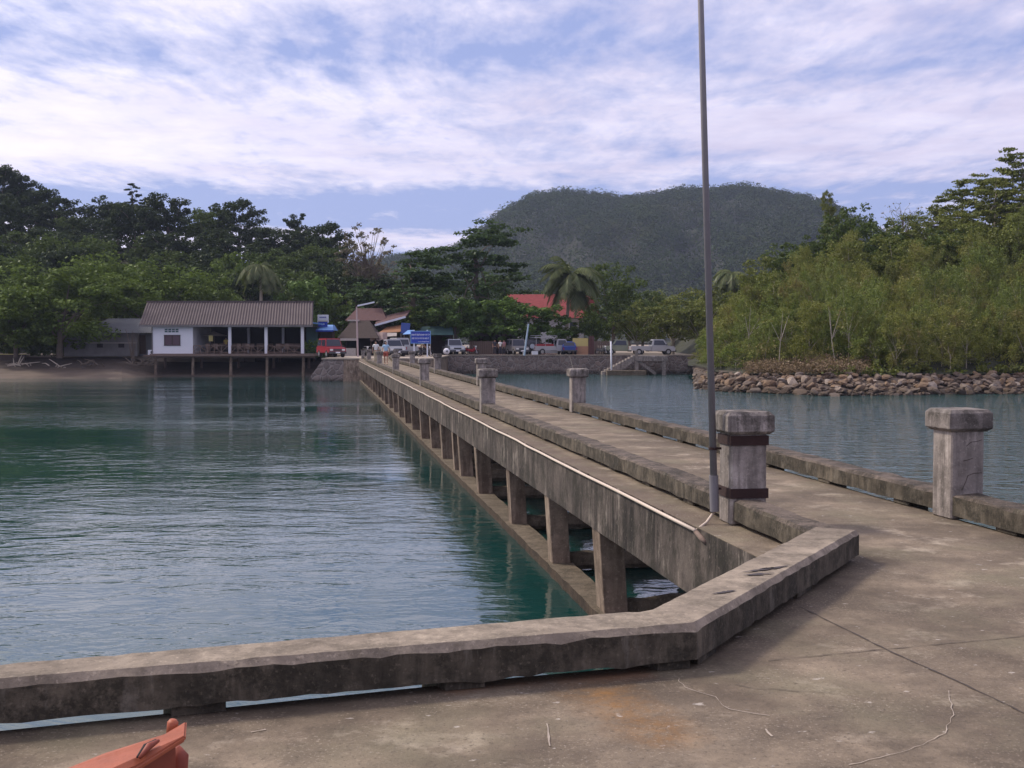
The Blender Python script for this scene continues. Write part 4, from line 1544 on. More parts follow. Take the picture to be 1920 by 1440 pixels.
# ------------------------------------------------------------------ rock bank
def rock_mesh(seed):
    rng = random.Random(seed)
    bm = bmesh.new()
    bmesh.ops.create_icosphere(bm, subdivisions=2, radius=.5)
    cuts = [(Vector((rng.gauss(0, 1), rng.gauss(0, 1), rng.gauss(0, 1))).normalized(), rng.uniform(.2, .4)) for _ in range(12)]
    for v in bm.verts:
        for n_, d_ in cuts:
            k = v.co.dot(n_) - d_
            if k > 0:
                v.co -= n_ * k
        v.co += Vector((rng.uniform(-.02, .02), rng.uniform(-.02, .02), rng.uniform(-.02, .02)))
        v.co.x *= 1.25
    me = bpy.data.meshes.new('rock')
    bm.to_mesh(me)
    bm.free()
    return me


def rock_mat():
    m, t, b = mat_new('tan_grey_rock')
    oi = t.new('ShaderNodeObjectInfo')
    geo = t.new('ShaderNodeNewGeometry')
    co = t.coords()
    rd = oi.outputs['Random']
    c = t.ramp(rd, [(0, (.12, .088, .066)), (.3, (.24, .155, .09)), (.5, (.17, .105, .06)), (.7, (.36, .30, .25)), (.8, (.14, .105, .082)), (1, (.20, .15, .115))])
    c = t.mix(t.math('MULTIPLY', t.ramp(t.noise(co, 3.5, 6, .65), [(.4, 0), (.65, 1)]), .6), c, (.12, .085, .06))
    z = t.sep(geo.outputs['Position'])[2]
    wet = t.math('MULTIPLY', t.math('SUBTRACT', -1.0, t.math('ADD', z, t.math('MULTIPLY', t.noise(geo.outputs['Position'], 1.2, 4), .5))), 3, clamp=True)
    c = t.mix(t.math('MULTIPLY', wet, .75), c, (.06, .042, .028))
    t.put(b.inputs['Base Color'], c)
    t.put(b.inputs['Roughness'], .9)
    t.put(b.inputs['Normal'], t.bump(t.noise(co, 9, 6, .7), .05))
    return m


M['rock'] = rock_mat()
rocks = []
for i in range(9):
    me = rock_mesh(600 + i)
    me.materials.append(M['rock'])
    rocks.append(me)
rng = random.Random(31)
# earth core under the stones
mb = MB()
us = list(range(1300, 2420, 28))
prof = []
for u in us:
    yt = foot_r(u)
    yw = float(np.interp(u, [1300, 1345, 1560, 1920, 2500], [88, 83, 75.5, 79, 88]))
    prof.append((Vector((GX(u, yw + .8), yw + .8, -2.0)), Vector((GX(u, yt), yt, -.72)), Vector((GX(u, yt), yt + 2, -.5))))
vs, fs = [], []
for i, tr in enumerate(prof):
    vs += tr
    if i:
        o = 3 * (i - 1)
        fs += [(o, o + 3, o + 4, o + 1), (o + 1, o + 4, o + 5, o + 2)]
tag(MB().add(vs, fs).build('bank', M['bank']), 'earth core of the rock bank', None, None, 'structure')
n_r = 0
for _ in range(296):
    u = 1302 + (1990 - 1302) * rng.random()
    f = rng.random()
    yt = foot_r(u)
    yw = float(np.interp(u, [1300, 1345, 1560, 1920, 2500], [88, 83, 75.5, 79, 88]))
    if u < 1345 and f > .6:
        f *= .5
    y_ = yw + (yt - yw) * f
    z_ = -1.8 + 1.15 * f + rng.uniform(-.06, .1)
    s_ = rng.uniform(.36, .84) * (1.15 if f < .35 else 1.0) * (1.3 if rng.random() < .12 else 1)
    o = bpy.data.objects.new('rock', rocks[rng.randrange(9)])
    COL.objects.link(o)
    o.location = (GX(u, y_), y_, z_)
    o.rotation_euler = (rng.uniform(0, .6), rng.uniform(-.5, .5), rng.uniform(0, 6.28))
    o.scale = (s_, s_, s_ * rng.uniform(.6, .9))
    tag(o, 'rough tan and grey rock in the bank below the headland', 'rock', 'rocks of the bank below the headland')
mbq = []
rg = np.random.default_rng(3)
q = []
base_v = np.array([v.co[:] for v in rocks[0].vertices])
base_f = np.array([p.vertices[:] for p in rocks[0].polygons])
allv, allf = [], []
for k in range(700):
    u = rg.uniform(1300, 2400)
    f = rg.random()
    yt = foot_r(u)
    yw = float(np.interp(u, [1300, 1345, 1560, 1920, 2500], [88, 83, 75.5, 79, 88]))
    y_ = yw + (yt - yw) * f
    a = rg.uniform(0, 6.28)
    s_ = rg.uniform(.2, .48) if u < 1960 else rg.uniform(.3, .9)
    rot = np.array([[np.cos(a), -np.sin(a), 0], [np.sin(a), np.cos(a), 0], [0, 0, .8]])
    v = (base_v @ rot.T) * s_ + np.array([GX(u, y_), y_, -1.85 + 1.15 * f])
    allf.append(base_f + len(base_v) * k)
    allv.append(v)
tag(np_mesh('rubble', np.concatenate(allv), 3, M['rock'], None, np.concatenate(allf)), 'small broken stones filling the gaps of the rock bank', None, None, 'stuff')
# ------------------------------------------------------------------ sea walls, steps
def batter_wall(name, pts, z0, z1, mat, label, cat, bat=.35, th=.6, cap=None):
    """a wall along pts (its top front edge), leaning back, facing the sea"""
    t_ = thing(name, label, cat, (pts[0].x, pts[0].y, z0))
    mb = MB()
    n = len(pts)
    vs, fs = [], []
    for i, p in enumerate(pts):
        d = (pts[min(i + 1, n - 1)] - pts[max(i - 1, 0)]).normalized()
        s = Vector((d.y, -d.x, 0))
        vs += [(p + s * bat).to_3d() + Vector((0, 0, z0 - p.z)), p + Vector((0, 0, z1 - p.z)), p - s * th + Vector((0, 0, z1 - p.z)), p - s * th + Vector((0, 0, z0 - p.z))]
        if i:
            o = 4 * (i - 1)
            for k in range(4):
                fs.append((o + k, o + 4 + k, o + 4 + (k + 1) % 4, o + (k + 1) % 4))
    fs += [(0, 1, 2, 3), (4 * n - 1, 4 * n - 2, 4 * n - 3, 4 * n - 4)]
    mb.add(vs, fs)
    o = mb.build('wall_face', mat, t_)
    bm = bmesh.new(); bm.from_mesh(o.data); bmesh.ops.recalc_face_normals(bm, faces=bm.faces); bm.to_mesh(o.data); bm.free()
    if cap:
        mb = MB()
        for a, b2 in zip(pts[:-1], pts[1:]):
            d = (b2 - a).normalized()
            s = Vector((d.y, -d.x, 0))
            q = [a + s * .07, b2 + s * .07, b2 - s * (th + .1), a - s * (th + .1)]
            mb.hexa([Vector((p.x, p.y, z1 + .003)) for p in q], [Vector((p.x, p.y, z1 + .1)) for p in q])
        mb.build('coping', cap, t_)
    return t_


# abutment that carries the pier's landward end
ax0, ax1, ay = GX(606, 104.5), P(3.2, 103.6).x + 6.5, 104.2
ab = thing('quay_abutment', 'stone faced abutment with a smooth concrete corner where the pier meets the shore', 'abutment', (ax0, ay, WZ))
mb = MB()
mb.hexa([(ax0 - 1.7, ay - .5, -2.4), (P(3.25, 104).x - 1.35, ay - .5, -2.4), (P(3.25, 104).x - 1.35, 128, -2.4), (ax0 - 1.2, 128, -2.4)],
        [(ax0, ay, GZ - .12), (P(3.25, 104).x - 1.35, ay, GZ - .12), (P(3.25, 104).x - 1.35, 128, GZ - .12), (ax0, 128, GZ - .12)])
mb.build('stone_face', M['abut'], ab)
mb = MB()
xa = P(3.25, 104).x - 1.347
mb.hexa([(xa, ay - .55, -2.4), (xa + 8, ay - .55, -2.4), (xa + 8, 128, -2.4), (xa, 128, -2.4)],
        [(xa, ay - .05, GZ - .12), (xa + 8, ay - .05, GZ - .12), (xa + 8, 128, GZ - .12), (xa, 128, GZ - .12)])
mb.build('concrete_face', M['pile'], ab)
mb = MB()
mb.prism([(ax0 - .1, ay - .1), (xa + 8.1, ay - .12), (xa + 8.1, 127.9), (ax0 - .1, 127.9)], GZ - .117, GZ + .004)
mb.build('quay_top', M['quay_cap'], ab)

pts = [Vector((xa + 8.0, YS, 0)), Vector((GX(900, YS), YS - .1, 0)), Vector((GX(1000, YS), YS + .1, 0)), Vector((GX(1100, YS), YS - .05, 0)), Vector((GX(1190, YS), YS, 0)), Vector((GX(1330, YS), YS + .3, 0)), Vector((GX(1350, YS), YS + 2, 0))]
batter_wall('sea_wall', pts, -2.3, GZ - .05, M['seawall'], 'long rough stone sea wall below the parked vehicles', 'sea wall', cap=M['quay_cap'])
# stairs and landing
sx0, sx1, sx2 = GX(1128, 124.5), GX(1190, 124.5), GX(1246, 124.5)
st = thing('landing_steps', 'concrete boat steps and small landing stage against the sea wall', 'steps', (sx1, 124.5, WZ))
mb = MB()
n = 11
prof = [(sx0, -2.0)]
for i in range(n):
    xx = sx0 + (sx1 - sx0) * i / n
    z_ = -1.65 + (GZ + 1.65) * (i + 1) / n
    prof += [(xx, z_), (sx0 + (sx1 - sx0) * (i + 1) / n, z_)]
prof += [(sx1, GZ - .45), (sx0 + 1.3, -2.0)]
vs = [(p[0], 123.6, p[1]) for p in prof] + [(p[0], 125.6, p[1]) for p in prof]
m_ = len(prof)
mb.add(vs, [tuple(range(m_)), tuple(range(m_, 2 * m_))[::-1]] + [((i + 1) % m_, i, m_ + i, m_ + (i + 1) % m_) for i in range(m_)])
o = mb.build('stair_flight', M['post'], st)
bm = bmesh.new(); bm.from_mesh(o.data); bmesh.ops.recalc_face_normals(bm, faces=bm.faces); bm.to_mesh(o.data); bm.free()
mb = MB(); mb.box(((sx1 + sx2) / 2 + .1, 124.7, GZ - .3), (sx2 - sx1 + .2, 2.4, .55)); mb.build('landing_slab', M['post'], st, bevel=.02)
mb = MB(); mb.box(((sx0 + sx1) / 2 + .7, 123.1, -1.72), (sx1 - sx0 + .6, 1.6, .75)); mb.build('lower_step', M['tie'], st, bevel=.03)
for xx in (sx1 + .1, sx2 - .15):
    mb = MB(); mb.box((xx, 123.8, -1.2), (.42, .42, 1.7)); mb.build('leg', M['post'], st, bevel=.015)
mb = MB(); mb.beam((sx1 + .35, 123.85, GZ - .6), (sx2 - 1.0, 123.85, -1.75), .25, .3); mb.build('brace', M['post'], st)
mb = MB(); mb.box((sx1 + .1, 123.8, GZ + .25), (.32, .32, .56)); mb.build('corner_post', M['post'], st, bevel=.015)

for u, vt, vb, y_, r_, dx, nm, lab, mt in ((1147, 640, 702, 122.6, .085, -.1, 'mooring_post', 'white mooring post standing in the water beside the boat steps', 'white'),):
    t_ = thing(nm, lab, 'post', (GX(u, y_), y_, WZ))
    mb = MB(); mb.tube([(GX(u, y_), y_, -2.6), (GX(u, y_) + dx, y_, ZV(vt, y_))], [r_ * 1.1, r_], 10); mb.build('shaft', M[mt], t_, smooth=True)
    mb = MB(); mb.tube([(GX(u, y_), y_, -1.8), (GX(u, y_) + .004, y_, -1.3)], r_ * 1.25, 10); mb.build('weed_collar', M['barnacle'], t_)
a, b2 = aty(1068, 668, 118), aty(1081, 712, 118)
tag(MB().tube([b2 + Vector((.2, 0, -.8)), a], [.05, .035], 8).build('stick', M['bark_pale']), 'thin pale stick leaning in the water before the sea wall', 'stick')

# ------------------------------------------------------------------ stilt house
HY = 119.0
k_ = HY / F
hx = lambda u: GX(u, HY)
DZ = ZV(663, HY)         # deck top
house = thing('stilt_house', 'long white walled restaurant on stilts under a grey corrugated roof', 'house', (hx(430), HY + 3, -1.6))
ez = ZV(609, HY)
RYB = HY + 3.9
rz_ = ZV(566, RYB)
m, t, b = mat_new('corrugated_asbestos_roof')
co = t.coords()
wv = t.new('ShaderNodeTexWave', wave_type='BANDS', bands_direction='X')
t.put(wv.inputs['Vector'], co)
wv.inputs['Scale'].default_value = .98
wv.inputs['Distortion'].default_value = .25
c = t.mix(t.ramp(t.noise(t.mapping(co, (2.5, .5, .5)), 1.0, 6, .65), [(.35, 0), (.65, 1)]), (.145, .115, .118), (.085, .066, .07))
c = t.mix(t.math('MULTIPLY', t.ramp(wv.outputs['Fac'], [(.25, 1), (.6, 0)]), .7), c, (.03, .024, .026))
c = t.mix(t.math('MULTIPLY', t.ramp(t.noise(co, 4.5, 5, .7), [(.55, 0), (.7, 1)]), .5), c, (.24, .2, .2))
t.put(b.inputs['Base Color'], c)
t.put(b.inputs['Roughness'], .9)
t.put(b.inputs['Normal'], t.bump(wv.outputs['Fac'], .05))
M['corrug'] = m
def corr_roof(name, q, n, amp, th, mat, parent):
    """corrugated sheet over the quad q = (eave left, eave right, ridge right, ridge left)"""
    mb = MB()
    vs, fs = [], []
    q = [Vector(p) for p in q]
    nr = (q[1] - q[0]).cross(q[3] - q[0]).normalized()
    for i in range(n + 1):
        f = i / n
        off = nr * (amp * (1 if i % 2 else -1))
        vs += [q[0].lerp(q[1], f) + off, q[3].lerp(q[2], f) + off, q[3].lerp(q[2], f) + off - nr * th, q[0].lerp(q[1], f) + off - nr * th]
        if i:
            o = 4 * (i - 1)
            for k in range(4):
                fs.append((o + k, o + 4 + k, o + 4 + (k + 1) % 4, o + (k + 1) % 4))
    fs += [(0, 1, 2, 3), (4 * n + 3, 4 * n + 2, 4 * n + 1, 4 * n)]
    mb.add(vs, fs)
    return mb.build(name, mat, parent)
M['roof_sheet'] = simple('grey_corrugated_roof', (.105, .082, .08), .9, 0, .4, .8)
GX2 = lambda u: GX(u, RYB)
roof = corr_roof('roof', [(hx(264), HY - .5, ez), (hx(588.5), HY - .5, ez), (GX2(588), RYB, rz_), (GX2(277), RYB, rz_)], 124, .055, .05, M['roof_sheet'], house)
corr_roof('roof', [(GX2(588), RYB + .012, rz_), (GX2(277), RYB + .012, rz_), (GX2(277) - .3, RYB + 4.4, ez), (GX2(588), RYB + 4.4, ez)][::-1][2:] + [(GX2(588), RYB + .012, rz_), (GX2(277), RYB + .012, rz_)], 20, .03, .05, M['roof_sheet'], house)
mb = MB(); mb.beam((GX2(276), RYB, rz_ + .03), (GX2(588.5), RYB, rz_ + .03), .34, .12); mb.build('ridge_cap', M['roof_sheet'], house)
mb = MB(); mb.beam((hx(264), HY - .58, ez - .13), (hx(588.5), HY - .58, ez - .13), .06, .17); mb.build('fascia', M['grey_wall'], house)
# walls of the white room
wx0, wx1 = hx(287), hx(362)
wt = ez - .22
mb = MB()
mb.box(((wx0 + wx1) / 2, HY + .1, (DZ + wt) / 2), (wx1 - wx0, .2, wt - DZ))
mb.box((wx0 + .1, HY + 3.6, (DZ + wt) / 2), (.2, 6.79, wt - DZ))
mb.box((wx1 - .1, HY + 3.6, (DZ + wt) / 2), (.2, 6.79, wt - DZ))
mb.build('wall', M['white'], house)
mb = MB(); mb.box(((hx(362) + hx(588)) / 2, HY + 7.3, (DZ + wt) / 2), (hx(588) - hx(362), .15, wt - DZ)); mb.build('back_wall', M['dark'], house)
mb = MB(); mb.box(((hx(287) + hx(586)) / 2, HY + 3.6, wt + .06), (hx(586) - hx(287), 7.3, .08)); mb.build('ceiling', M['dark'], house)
# window and vent
win = MB()
wz0, wz1 = ZV(647, HY), ZV(629, HY)
a0, a1 = hx(309), hx(338)
win.box(((a0 + a1) / 2, HY - .02, wz1 + .03), (a1 - a0 + .12, .1, .06)); win.box(((a0 + a1) / 2, HY - .02, wz0 - .03), (a1 - a0 + .12, .1, .06))
for xx in (a0, (a0 + a1) / 2, a1):
    win.box((xx, HY - .02, (wz0 + wz1) / 2), (.06, .1, wz1 - wz0))
wf = win.build('window', M['wood_dark'], house)
mb = MB()
M['shutter'] = simple('maroon_shutter', (.085, .045, .06), .5, 0, .2, 2)
mb.box(((a0 + a1) / 2, HY - .008, (wz0 + wz1) / 2), (a1 - a0 - .06, .03, wz1 - wz0 - .01)); mb.build('pane', M['shutter'], wf)
vb = MB()
v0, v1 = ZV(623.5, HY), ZV(616, HY)
b0, b1 = hx(309), hx(336)
for i in range(5):
    vb.box((b0 + (b1 - b0) * i / 4, HY - .015, (v0 + v1) / 2), (.06, .04, v1 - v0))
for z_ in (v0, (v0 + v1) / 2, v1):
    vb.box(((b0 + b1) / 2, HY - .02, z_), (b1 - b0, .03, .05))
vo = vb.build('vent', M['white'], house)
mb = MB(); mb.box(((b0 + b1) / 2, HY - .003, (v0 + v1) / 2), (b1 - b0, .012, v1 - v0 - .01)); mb.build('vent_hole', M['teal'], vo)
# deck, posts, stilts
mb = MB(); mb.box(((hx(284) + hx(592)) / 2, HY + 3.4, DZ - .14), (hx(592) - hx(284), 8.0, .26)); mb.build('deck', M['wood'], house, bevel=.015)
mb = MB(); mb.box(((hx(268) + hx(284)) / 2 - .01, HY + 2.4, DZ - .22), (hx(284) - hx(268) - .03, 4.5, .16)); mb.build('side_deck', M['wood'], house)
for i, u in enumerate((431, 499, 567)):
    mb = MB(); mb.box((hx(u), HY + .12, (DZ + wt) / 2), (.3, .26, wt - DZ - .01)); mb.build('post', M['white'], house, bevel=.012)
    mb = MB(); mb.box((hx(u) + .5, HY + 6.4, (DZ + wt) / 2), (.24, .24, wt - DZ - .01)); mb.build('post', M['white'], house)
for u in (291, 361, 432, 500, 568):
    for dy in (.1, 3.4, 6.6):
        mb = MB(); mb.tube([(hx(u), HY + dy, -2.3), (hx(u) + .03, HY + dy, DZ - .272)], [.16, .14], 8); mb.build('stilt', M['pile'] if dy < 1 else M['wood'], house)
mb = MB(); mb.box(((hx(287) + hx(590)) / 2, HY + .1, DZ - .36), (hx(590) - hx(287), .18, .17)); mb.build('edge_beam', M['wood'], house)
mb = MB(); mb.box(((hx(284) + hx(592)) / 2, HY + 7.2, -.8), (hx(592) - hx(284), .2, 2.0)); mb.build('dark_sheet', M['dark'], house)  # near-black sheet put in for the darkness under the house
# rustic branch railing, one per bay
rng = random.Random(14)
for (ua, ub) in ((363, 428), (434, 496), (502, 564)):
    mb = MB()
    x0_, x1_ = hx(ua), hx(ub)
    zt = DZ + .78
    for z_ in (zt, DZ + .15):
        pp = [Vector((x0_ + (x1_ - x0_) * i / 6, HY - .02 + rng.uniform(-.02, .02), z_ + rng.uniform(-.04, .04))) for i in range(7)]
        mb.tube(pp, .04, 6)
    n = 5
    for i in range(n):
        xa_, xb_ = x0_ + (x1_ - x0_) * i / n, x0_ + (x1_ - x0_) * (i + 1) / n
        mb.tube([(xa_, HY - .02, DZ), (xa_ + .02, HY - .02, zt)], .04, 6)
        za, zb = (zt, DZ + .15) if i % 2 else (DZ + .15, zt)
        mb.tube([(xa_, HY - .03, za), ((xa_ + xb_) / 2, HY - .05, (za + zb) / 2 + rng.uniform(-.1, .1)), (xb_, HY - .03, zb)], .03, 6)
    mb.build('railing', M['wood'], house)
# furniture inside
ch = thing('terrace_chair', 'dark chair at the tables inside the open dining hall', 'chair', (0, 0, 0), 'chairs in the open dining hall')
mb = MB(); mb.box((0, 0, .44), (.44, .44, .05)); mb.build('seat', M['wood'], ch)
mb = MB(); mb.box((0, .2, .75), (.44, .05, .52), 0, -.12); mb.build('backrest', M['wood'], ch)
for sx in (-1, 1):
    for sy in (-1, 1):
        mb = MB(); mb.box((sx * .19, sy * .19, .21), (.045, .045, .42)); mb.build('leg', M['wood_dark'], ch)
tbp = thing('dining_table', 'wooden table inside the open dining hall', 'table', (0, 0, 0), 'tables in the open dining hall')
mb = MB(); mb.box((0, 0, .74), (1.3, .8, .05)); mb.build('table_top', M['wood'], tbp, bevel=.01)
for sx in (-1, 1):
    for sy in (-1, 1):
        mb = MB(); mb.box((sx * .56, sy * .32, .36), (.06, .06, .71)); mb.build('leg', M['wood_dark'], tbp)
fc = ft = True
for u, dy in ((395, 1.5), (455, 1.4), (482, 3.8), (528, 1.5), (552, 3.6), (415, 4.0)):
    p = Vector((hx(u), HY + dy, DZ))
    if ft:
        place(tbp, p); ft = False
    else:
        dup(tbp, p)
    for (dx, ddy, rz0) in ((-.45, -.65, math.pi), (.4, -.62, math.pi), (-.4, .65, 0), (.45, .66, 0)):
        q = p + Vector((dx, ddy, 0))
        if fc:
            place(ch, q, rz0); fc = False
        else:
            dup(ch, q, rz0 + random.uniform(-.2, .2))
# pale parasol and hanging lamp-like yellow board inside
pr_ = thing('parasol', 'pale parasol inside the first bay of the dining hall', 'parasol', (hx(388), HY + 3, DZ))
mb = MB()
c_ = Vector((hx(388), HY + 3, DZ + 2.25))
ring = [c_ + Vector((1.35 * math.cos(a * math.pi / 5), 1.35 * math.sin(a * math.pi / 5), -.42)) for a in range(10)]
vs = [c_] + ring + [c_ - Vector((0, 0, .03))] + [p - Vector((0, 0, .03)) for p in ring]
mb.add(vs, [(0, 1 + i, 1 + (i + 1) % 10) for i in range(10)] + [(11, 12 + (i + 1) % 10, 12 + i) for i in range(10)])
mb.build('canopy', M['canvas'], pr_)
mb = MB(); mb.tube([c_ - Vector((0, 0, 2.25)), c_ - Vector((0, 0, .04))], .03, 8); mb.build('pole', M['wood'], pr_)
bd = thing('menu_board', 'small yellow board standing by the parasol in the dining hall', 'board', (hx(391), HY + 1, DZ))
mb = MB(); mb.box((hx(391), HY + 1, DZ + 1.55), (.42, .04, .6)); mb.build('panel', M['yellow_wall'], bd)
mb = MB(); mb.tube([(hx(391), HY + 1.04, DZ), (hx(391), HY + 1.04, DZ + 1.6)], .03, 6); mb.build('stand', M['wood_dark'], bd)
ac = thing('air_conditioner', 'white air conditioner box outside the left wall of the stilt house', 'air conditioner', (hx(281), HY + .6, DZ - .1))
mb = MB(); mb.box((hx(281), HY + .6, DZ + .12), (.66, .34, .5)); mb.build('casing', M['white'], ac, bevel=.02)
mb = MB(); mb.cyl((hx(283), HY + .425, DZ + .12), .17, .012, 'y', 16); mb.build('fan_grille', M['bumper'], ac)
mb = MB(); mb.tube([(hx(286), HY - .06, DZ - .3), (hx(286), HY - .06, wt)], .05, 8)
pp_ = mb.build('drain_pipe', M['grey_wall'], house)

# grey shed
SY = 123.5
sx = lambda u: GX(u, SY)
shed = thing('shed', 'low grey shed with a rusty tin roof between the leafy trees and the stilt house', 'shed', (sx(235), SY, 0))
mb = MB(); mb.box(((sx(120) + sx(258)) / 2, SY + 2, (ZV(668, SY) + ZV(625, SY)) / 2), (sx(258) - sx(120), 4, ZV(625, SY) - ZV(668, SY))); mb.build('wall', M['grey_wall'], shed)
mb = MB(); mb.box((sx(272), SY + 2.4, (ZV(668, SY) + ZV(625, SY)) / 2), (sx(288) - sx(258), 3.4, ZV(625, SY) - ZV(668, SY) - .02)); mb.build('lean_to', M['tin'], shed)
corr_roof('roof', [(sx(150), SY - .6, ZV(625, SY)), (sx(290), SY - .6, ZV(624, SY)), (sx(288), SY + 4.5, ZV(597, SY + 4)), (sx(176), SY + 4.5, ZV(597, SY + 4))], 60, .03, .04, M['tin'], shed)
for u in (188, 228):
    mb = MB(); mb.box((sx(u), SY - .01, ZV(648, SY)), (.62, .06, .42)); mb.build('window', M['dark'], shed)
mb = MB(); mb.box((sx(262), SY + .68, ZV(646, SY)), (.9, .06, 2.0)); mb.build('door', M['wood_dark'], shed)
mb = MB(); mb.box(((sx(140) + sx(256)) / 2, SY - .03, ZV(643, SY)), (sx(256) - sx(140), .05, .07)); mb.build('batten', M['canvas'], shed)
lw = thing('garden_wall', 'low ochre capped wall on the bank at the far left edge', 'wall', (sx(10), SY, 0))
mb = MB(); mb.box(((sx(-160) + sx(50)) / 2, SY - .3, -.35), (sx(50) - sx(-160), .3, 1.3)); mb.build('wall_face', M['bank'], lw)
mb = MB(); mb.box(((sx(-160) + sx(50)) / 2, SY - .3, .345), (sx(50) - sx(-160) + .1, .4, .09)); mb.build('coping', M['yellow_wall'], lw)
# driftwood on the beach
rng = random.Random(19)
dw_lab = ['tangle of bleached driftwood on the left of the beach', 'dark fallen branch lying beside the shed bank', 'pale branch fallen on the sand in the middle of the beach', 'broken branches heaped beside the left stilts of the house', 'bare dead stem standing in front of the shed']
for i, (u, y_, z_) in enumerate(((38, 118, -.75), (170, 118.5, -.75), (112, 117, -.85), (262, 118.2, -.7), (250, 121, -.3))):
    mb = MB()
    for k in range((14, 9, 6, 22, 7)[i]):
        p = Vector((GX(u, y_) + rng.gauss(0, .8 if i != 4 else .15), y_ + rng.uniform(-.4, .4), z_ + rng.uniform(-.1, .2)))
        L = rng.uniform(.7, 2.1)
        el = rng.uniform(-.05, .6) if i != 4 else rng.uniform(1.1, 1.5)
        az = rng.uniform(0, 6.28)
        d = Vector((math.cos(az) * math.cos(el), .4 * math.sin(az) * math.cos(el), math.sin(el)))
        mb.tube([p, p + d * L * .5 + Vector((0, 0, rng.uniform(-.1, .15))), p + d * L * (1 if i != 4 else 1.6)], [.06, .05, .02], 5)
    tag(mb.build('driftwood', M['bark_pale'] if i in (0, 2) else M['bark']), dw_lab[i], 'driftwood')

# low shrub thicket along the bank at the left
rng2 = np.random.default_rng(8)
cc = np.stack([GX(1, 1) * 0 + (rng2.uniform(-250, 190, 150) - 960) / F * 125.0, 124.4 + rng2.uniform(-.2, 1.5, 150), rng2.uniform(.2, 2.6, 150)], 1)
tag(np_mesh('shrubbery', clumps(cc, rng2.uniform(.5, 1.1, 150), 34, .42, .8, .4, .2, rng2), 4, M['lf_mid']), 'dark leafy shrubbery along the bank under the left trees', None, None, 'stuff')
cc = np.stack([(rng2.uniform(572, 612, 26) - 960) / F * 121.0, 121 + rng2.uniform(-1, 1, 26), rng2.uniform(.3, 1.7, 26)], 1)
tag(np_mesh('shrub', clumps(cc, rng2.uniform(.25, .5, 26), 30, .26, .9, .4, .2, rng2), 4, M['lf_lime']), 'yellow green shrub between the stilt house and the red car', 'shrub')

# ------------------------------------------------------------------ kiosk with sign tower
KY = 124.0
kx = lambda u: GX(u, KY)
ks = thing('kiosk', 'dark kiosk with a light blue canopy and a white and navy sign box on top', 'kiosk', (kx(610), KY, GZ))
mb = MB(); mb.box((kx(611), KY + 1, (GZ + ZV(620, KY)) / 2), (1.35, 1.8, ZV(620, KY) - GZ)); mb.build('body', M['wood_dark'], ks)
mb = MB()
z0_, z1_ = ZV(619.5, KY), ZV(609, KY)
mb.add([(kx(595), KY - .9, z0_), (kx(628), KY - .9, z0_), (kx(628), KY + 2.2, z0_), (kx(595), KY + 2.2, z0_),
        (kx(598), KY + .2, z1_), (kx(624), KY + .2, z1_), (kx(624), KY + 1.4, z1_), (kx(598), KY + 1.4, z1_)],
       [(3, 2, 1, 0), (4, 5, 6, 7), (0, 1, 5, 4), (1, 2, 6, 5), (2, 3, 7, 6), (3, 0, 4, 7)])
mb.build('canopy', M['light_blue'], ks)
mb = MB(); mb.box((kx(611.5), KY - .92, z0_ - .06), (kx(628) - kx(595), .05, .16)); mb.build('canopy_edge', M['sign_blue'], ks)
sz0, sz1 = ZV(613.5, KY), ZV(591, KY)
mb = MB(); mb.box((kx(607), KY - .2, (sz0 + sz1) / 2 + .25), (1.1, .5, (sz1 - sz0) - .45)); sb_ = mb.build('sign_box', M['sign_white'], ks, bevel=.02)
mb = MB(); mb.box((kx(607), KY - .46, sz0 + .30), (.98, .02, .56)); mb.build('navy_panel', M['sign_blue'], sb_)
mb = MB(); mb.box((kx(607), KY - .46, sz0 + .64), (.98, .02, .07)); mb.build('ochre_stripe', M['yellow_wall'], sb_)
mb = MB()
for i in range(6):
    mb.box((kx(607) - .3 + i * .12, KY - .465, sz1 - .24), (.08, .012, .1 + .03 * (i % 2)))
mb.build('lettering', M['sign_blue'], sb_)
mb = MB()
mb.box((kx(607), KY - .475, sz0 + .32), (.36, .01, .10)); mb.box((kx(607) - .04, KY - .4755, sz0 + .24), (.2, .009, .05))
mb.build('emblem', M['sign_white'], sb_)
gb = thing('green_shack', 'faded green boarded shack tucked behind the right end of the stilt house', 'shack', (kx(584), KY, GZ))
mb = MB(); mb.box((kx(586), KY + .6, (GZ + ZV(610, KY)) / 2), (1.2, 1.6, ZV(610, KY) - GZ)); mb.build('wall', M['teal'], gb)
mb = MB(); mb.box((kx(589), KY + .6, ZV(606, KY)), (2.2, 2.2, .14), 0, 0, .12); mb.build('roof', M['light_blue'], gb)

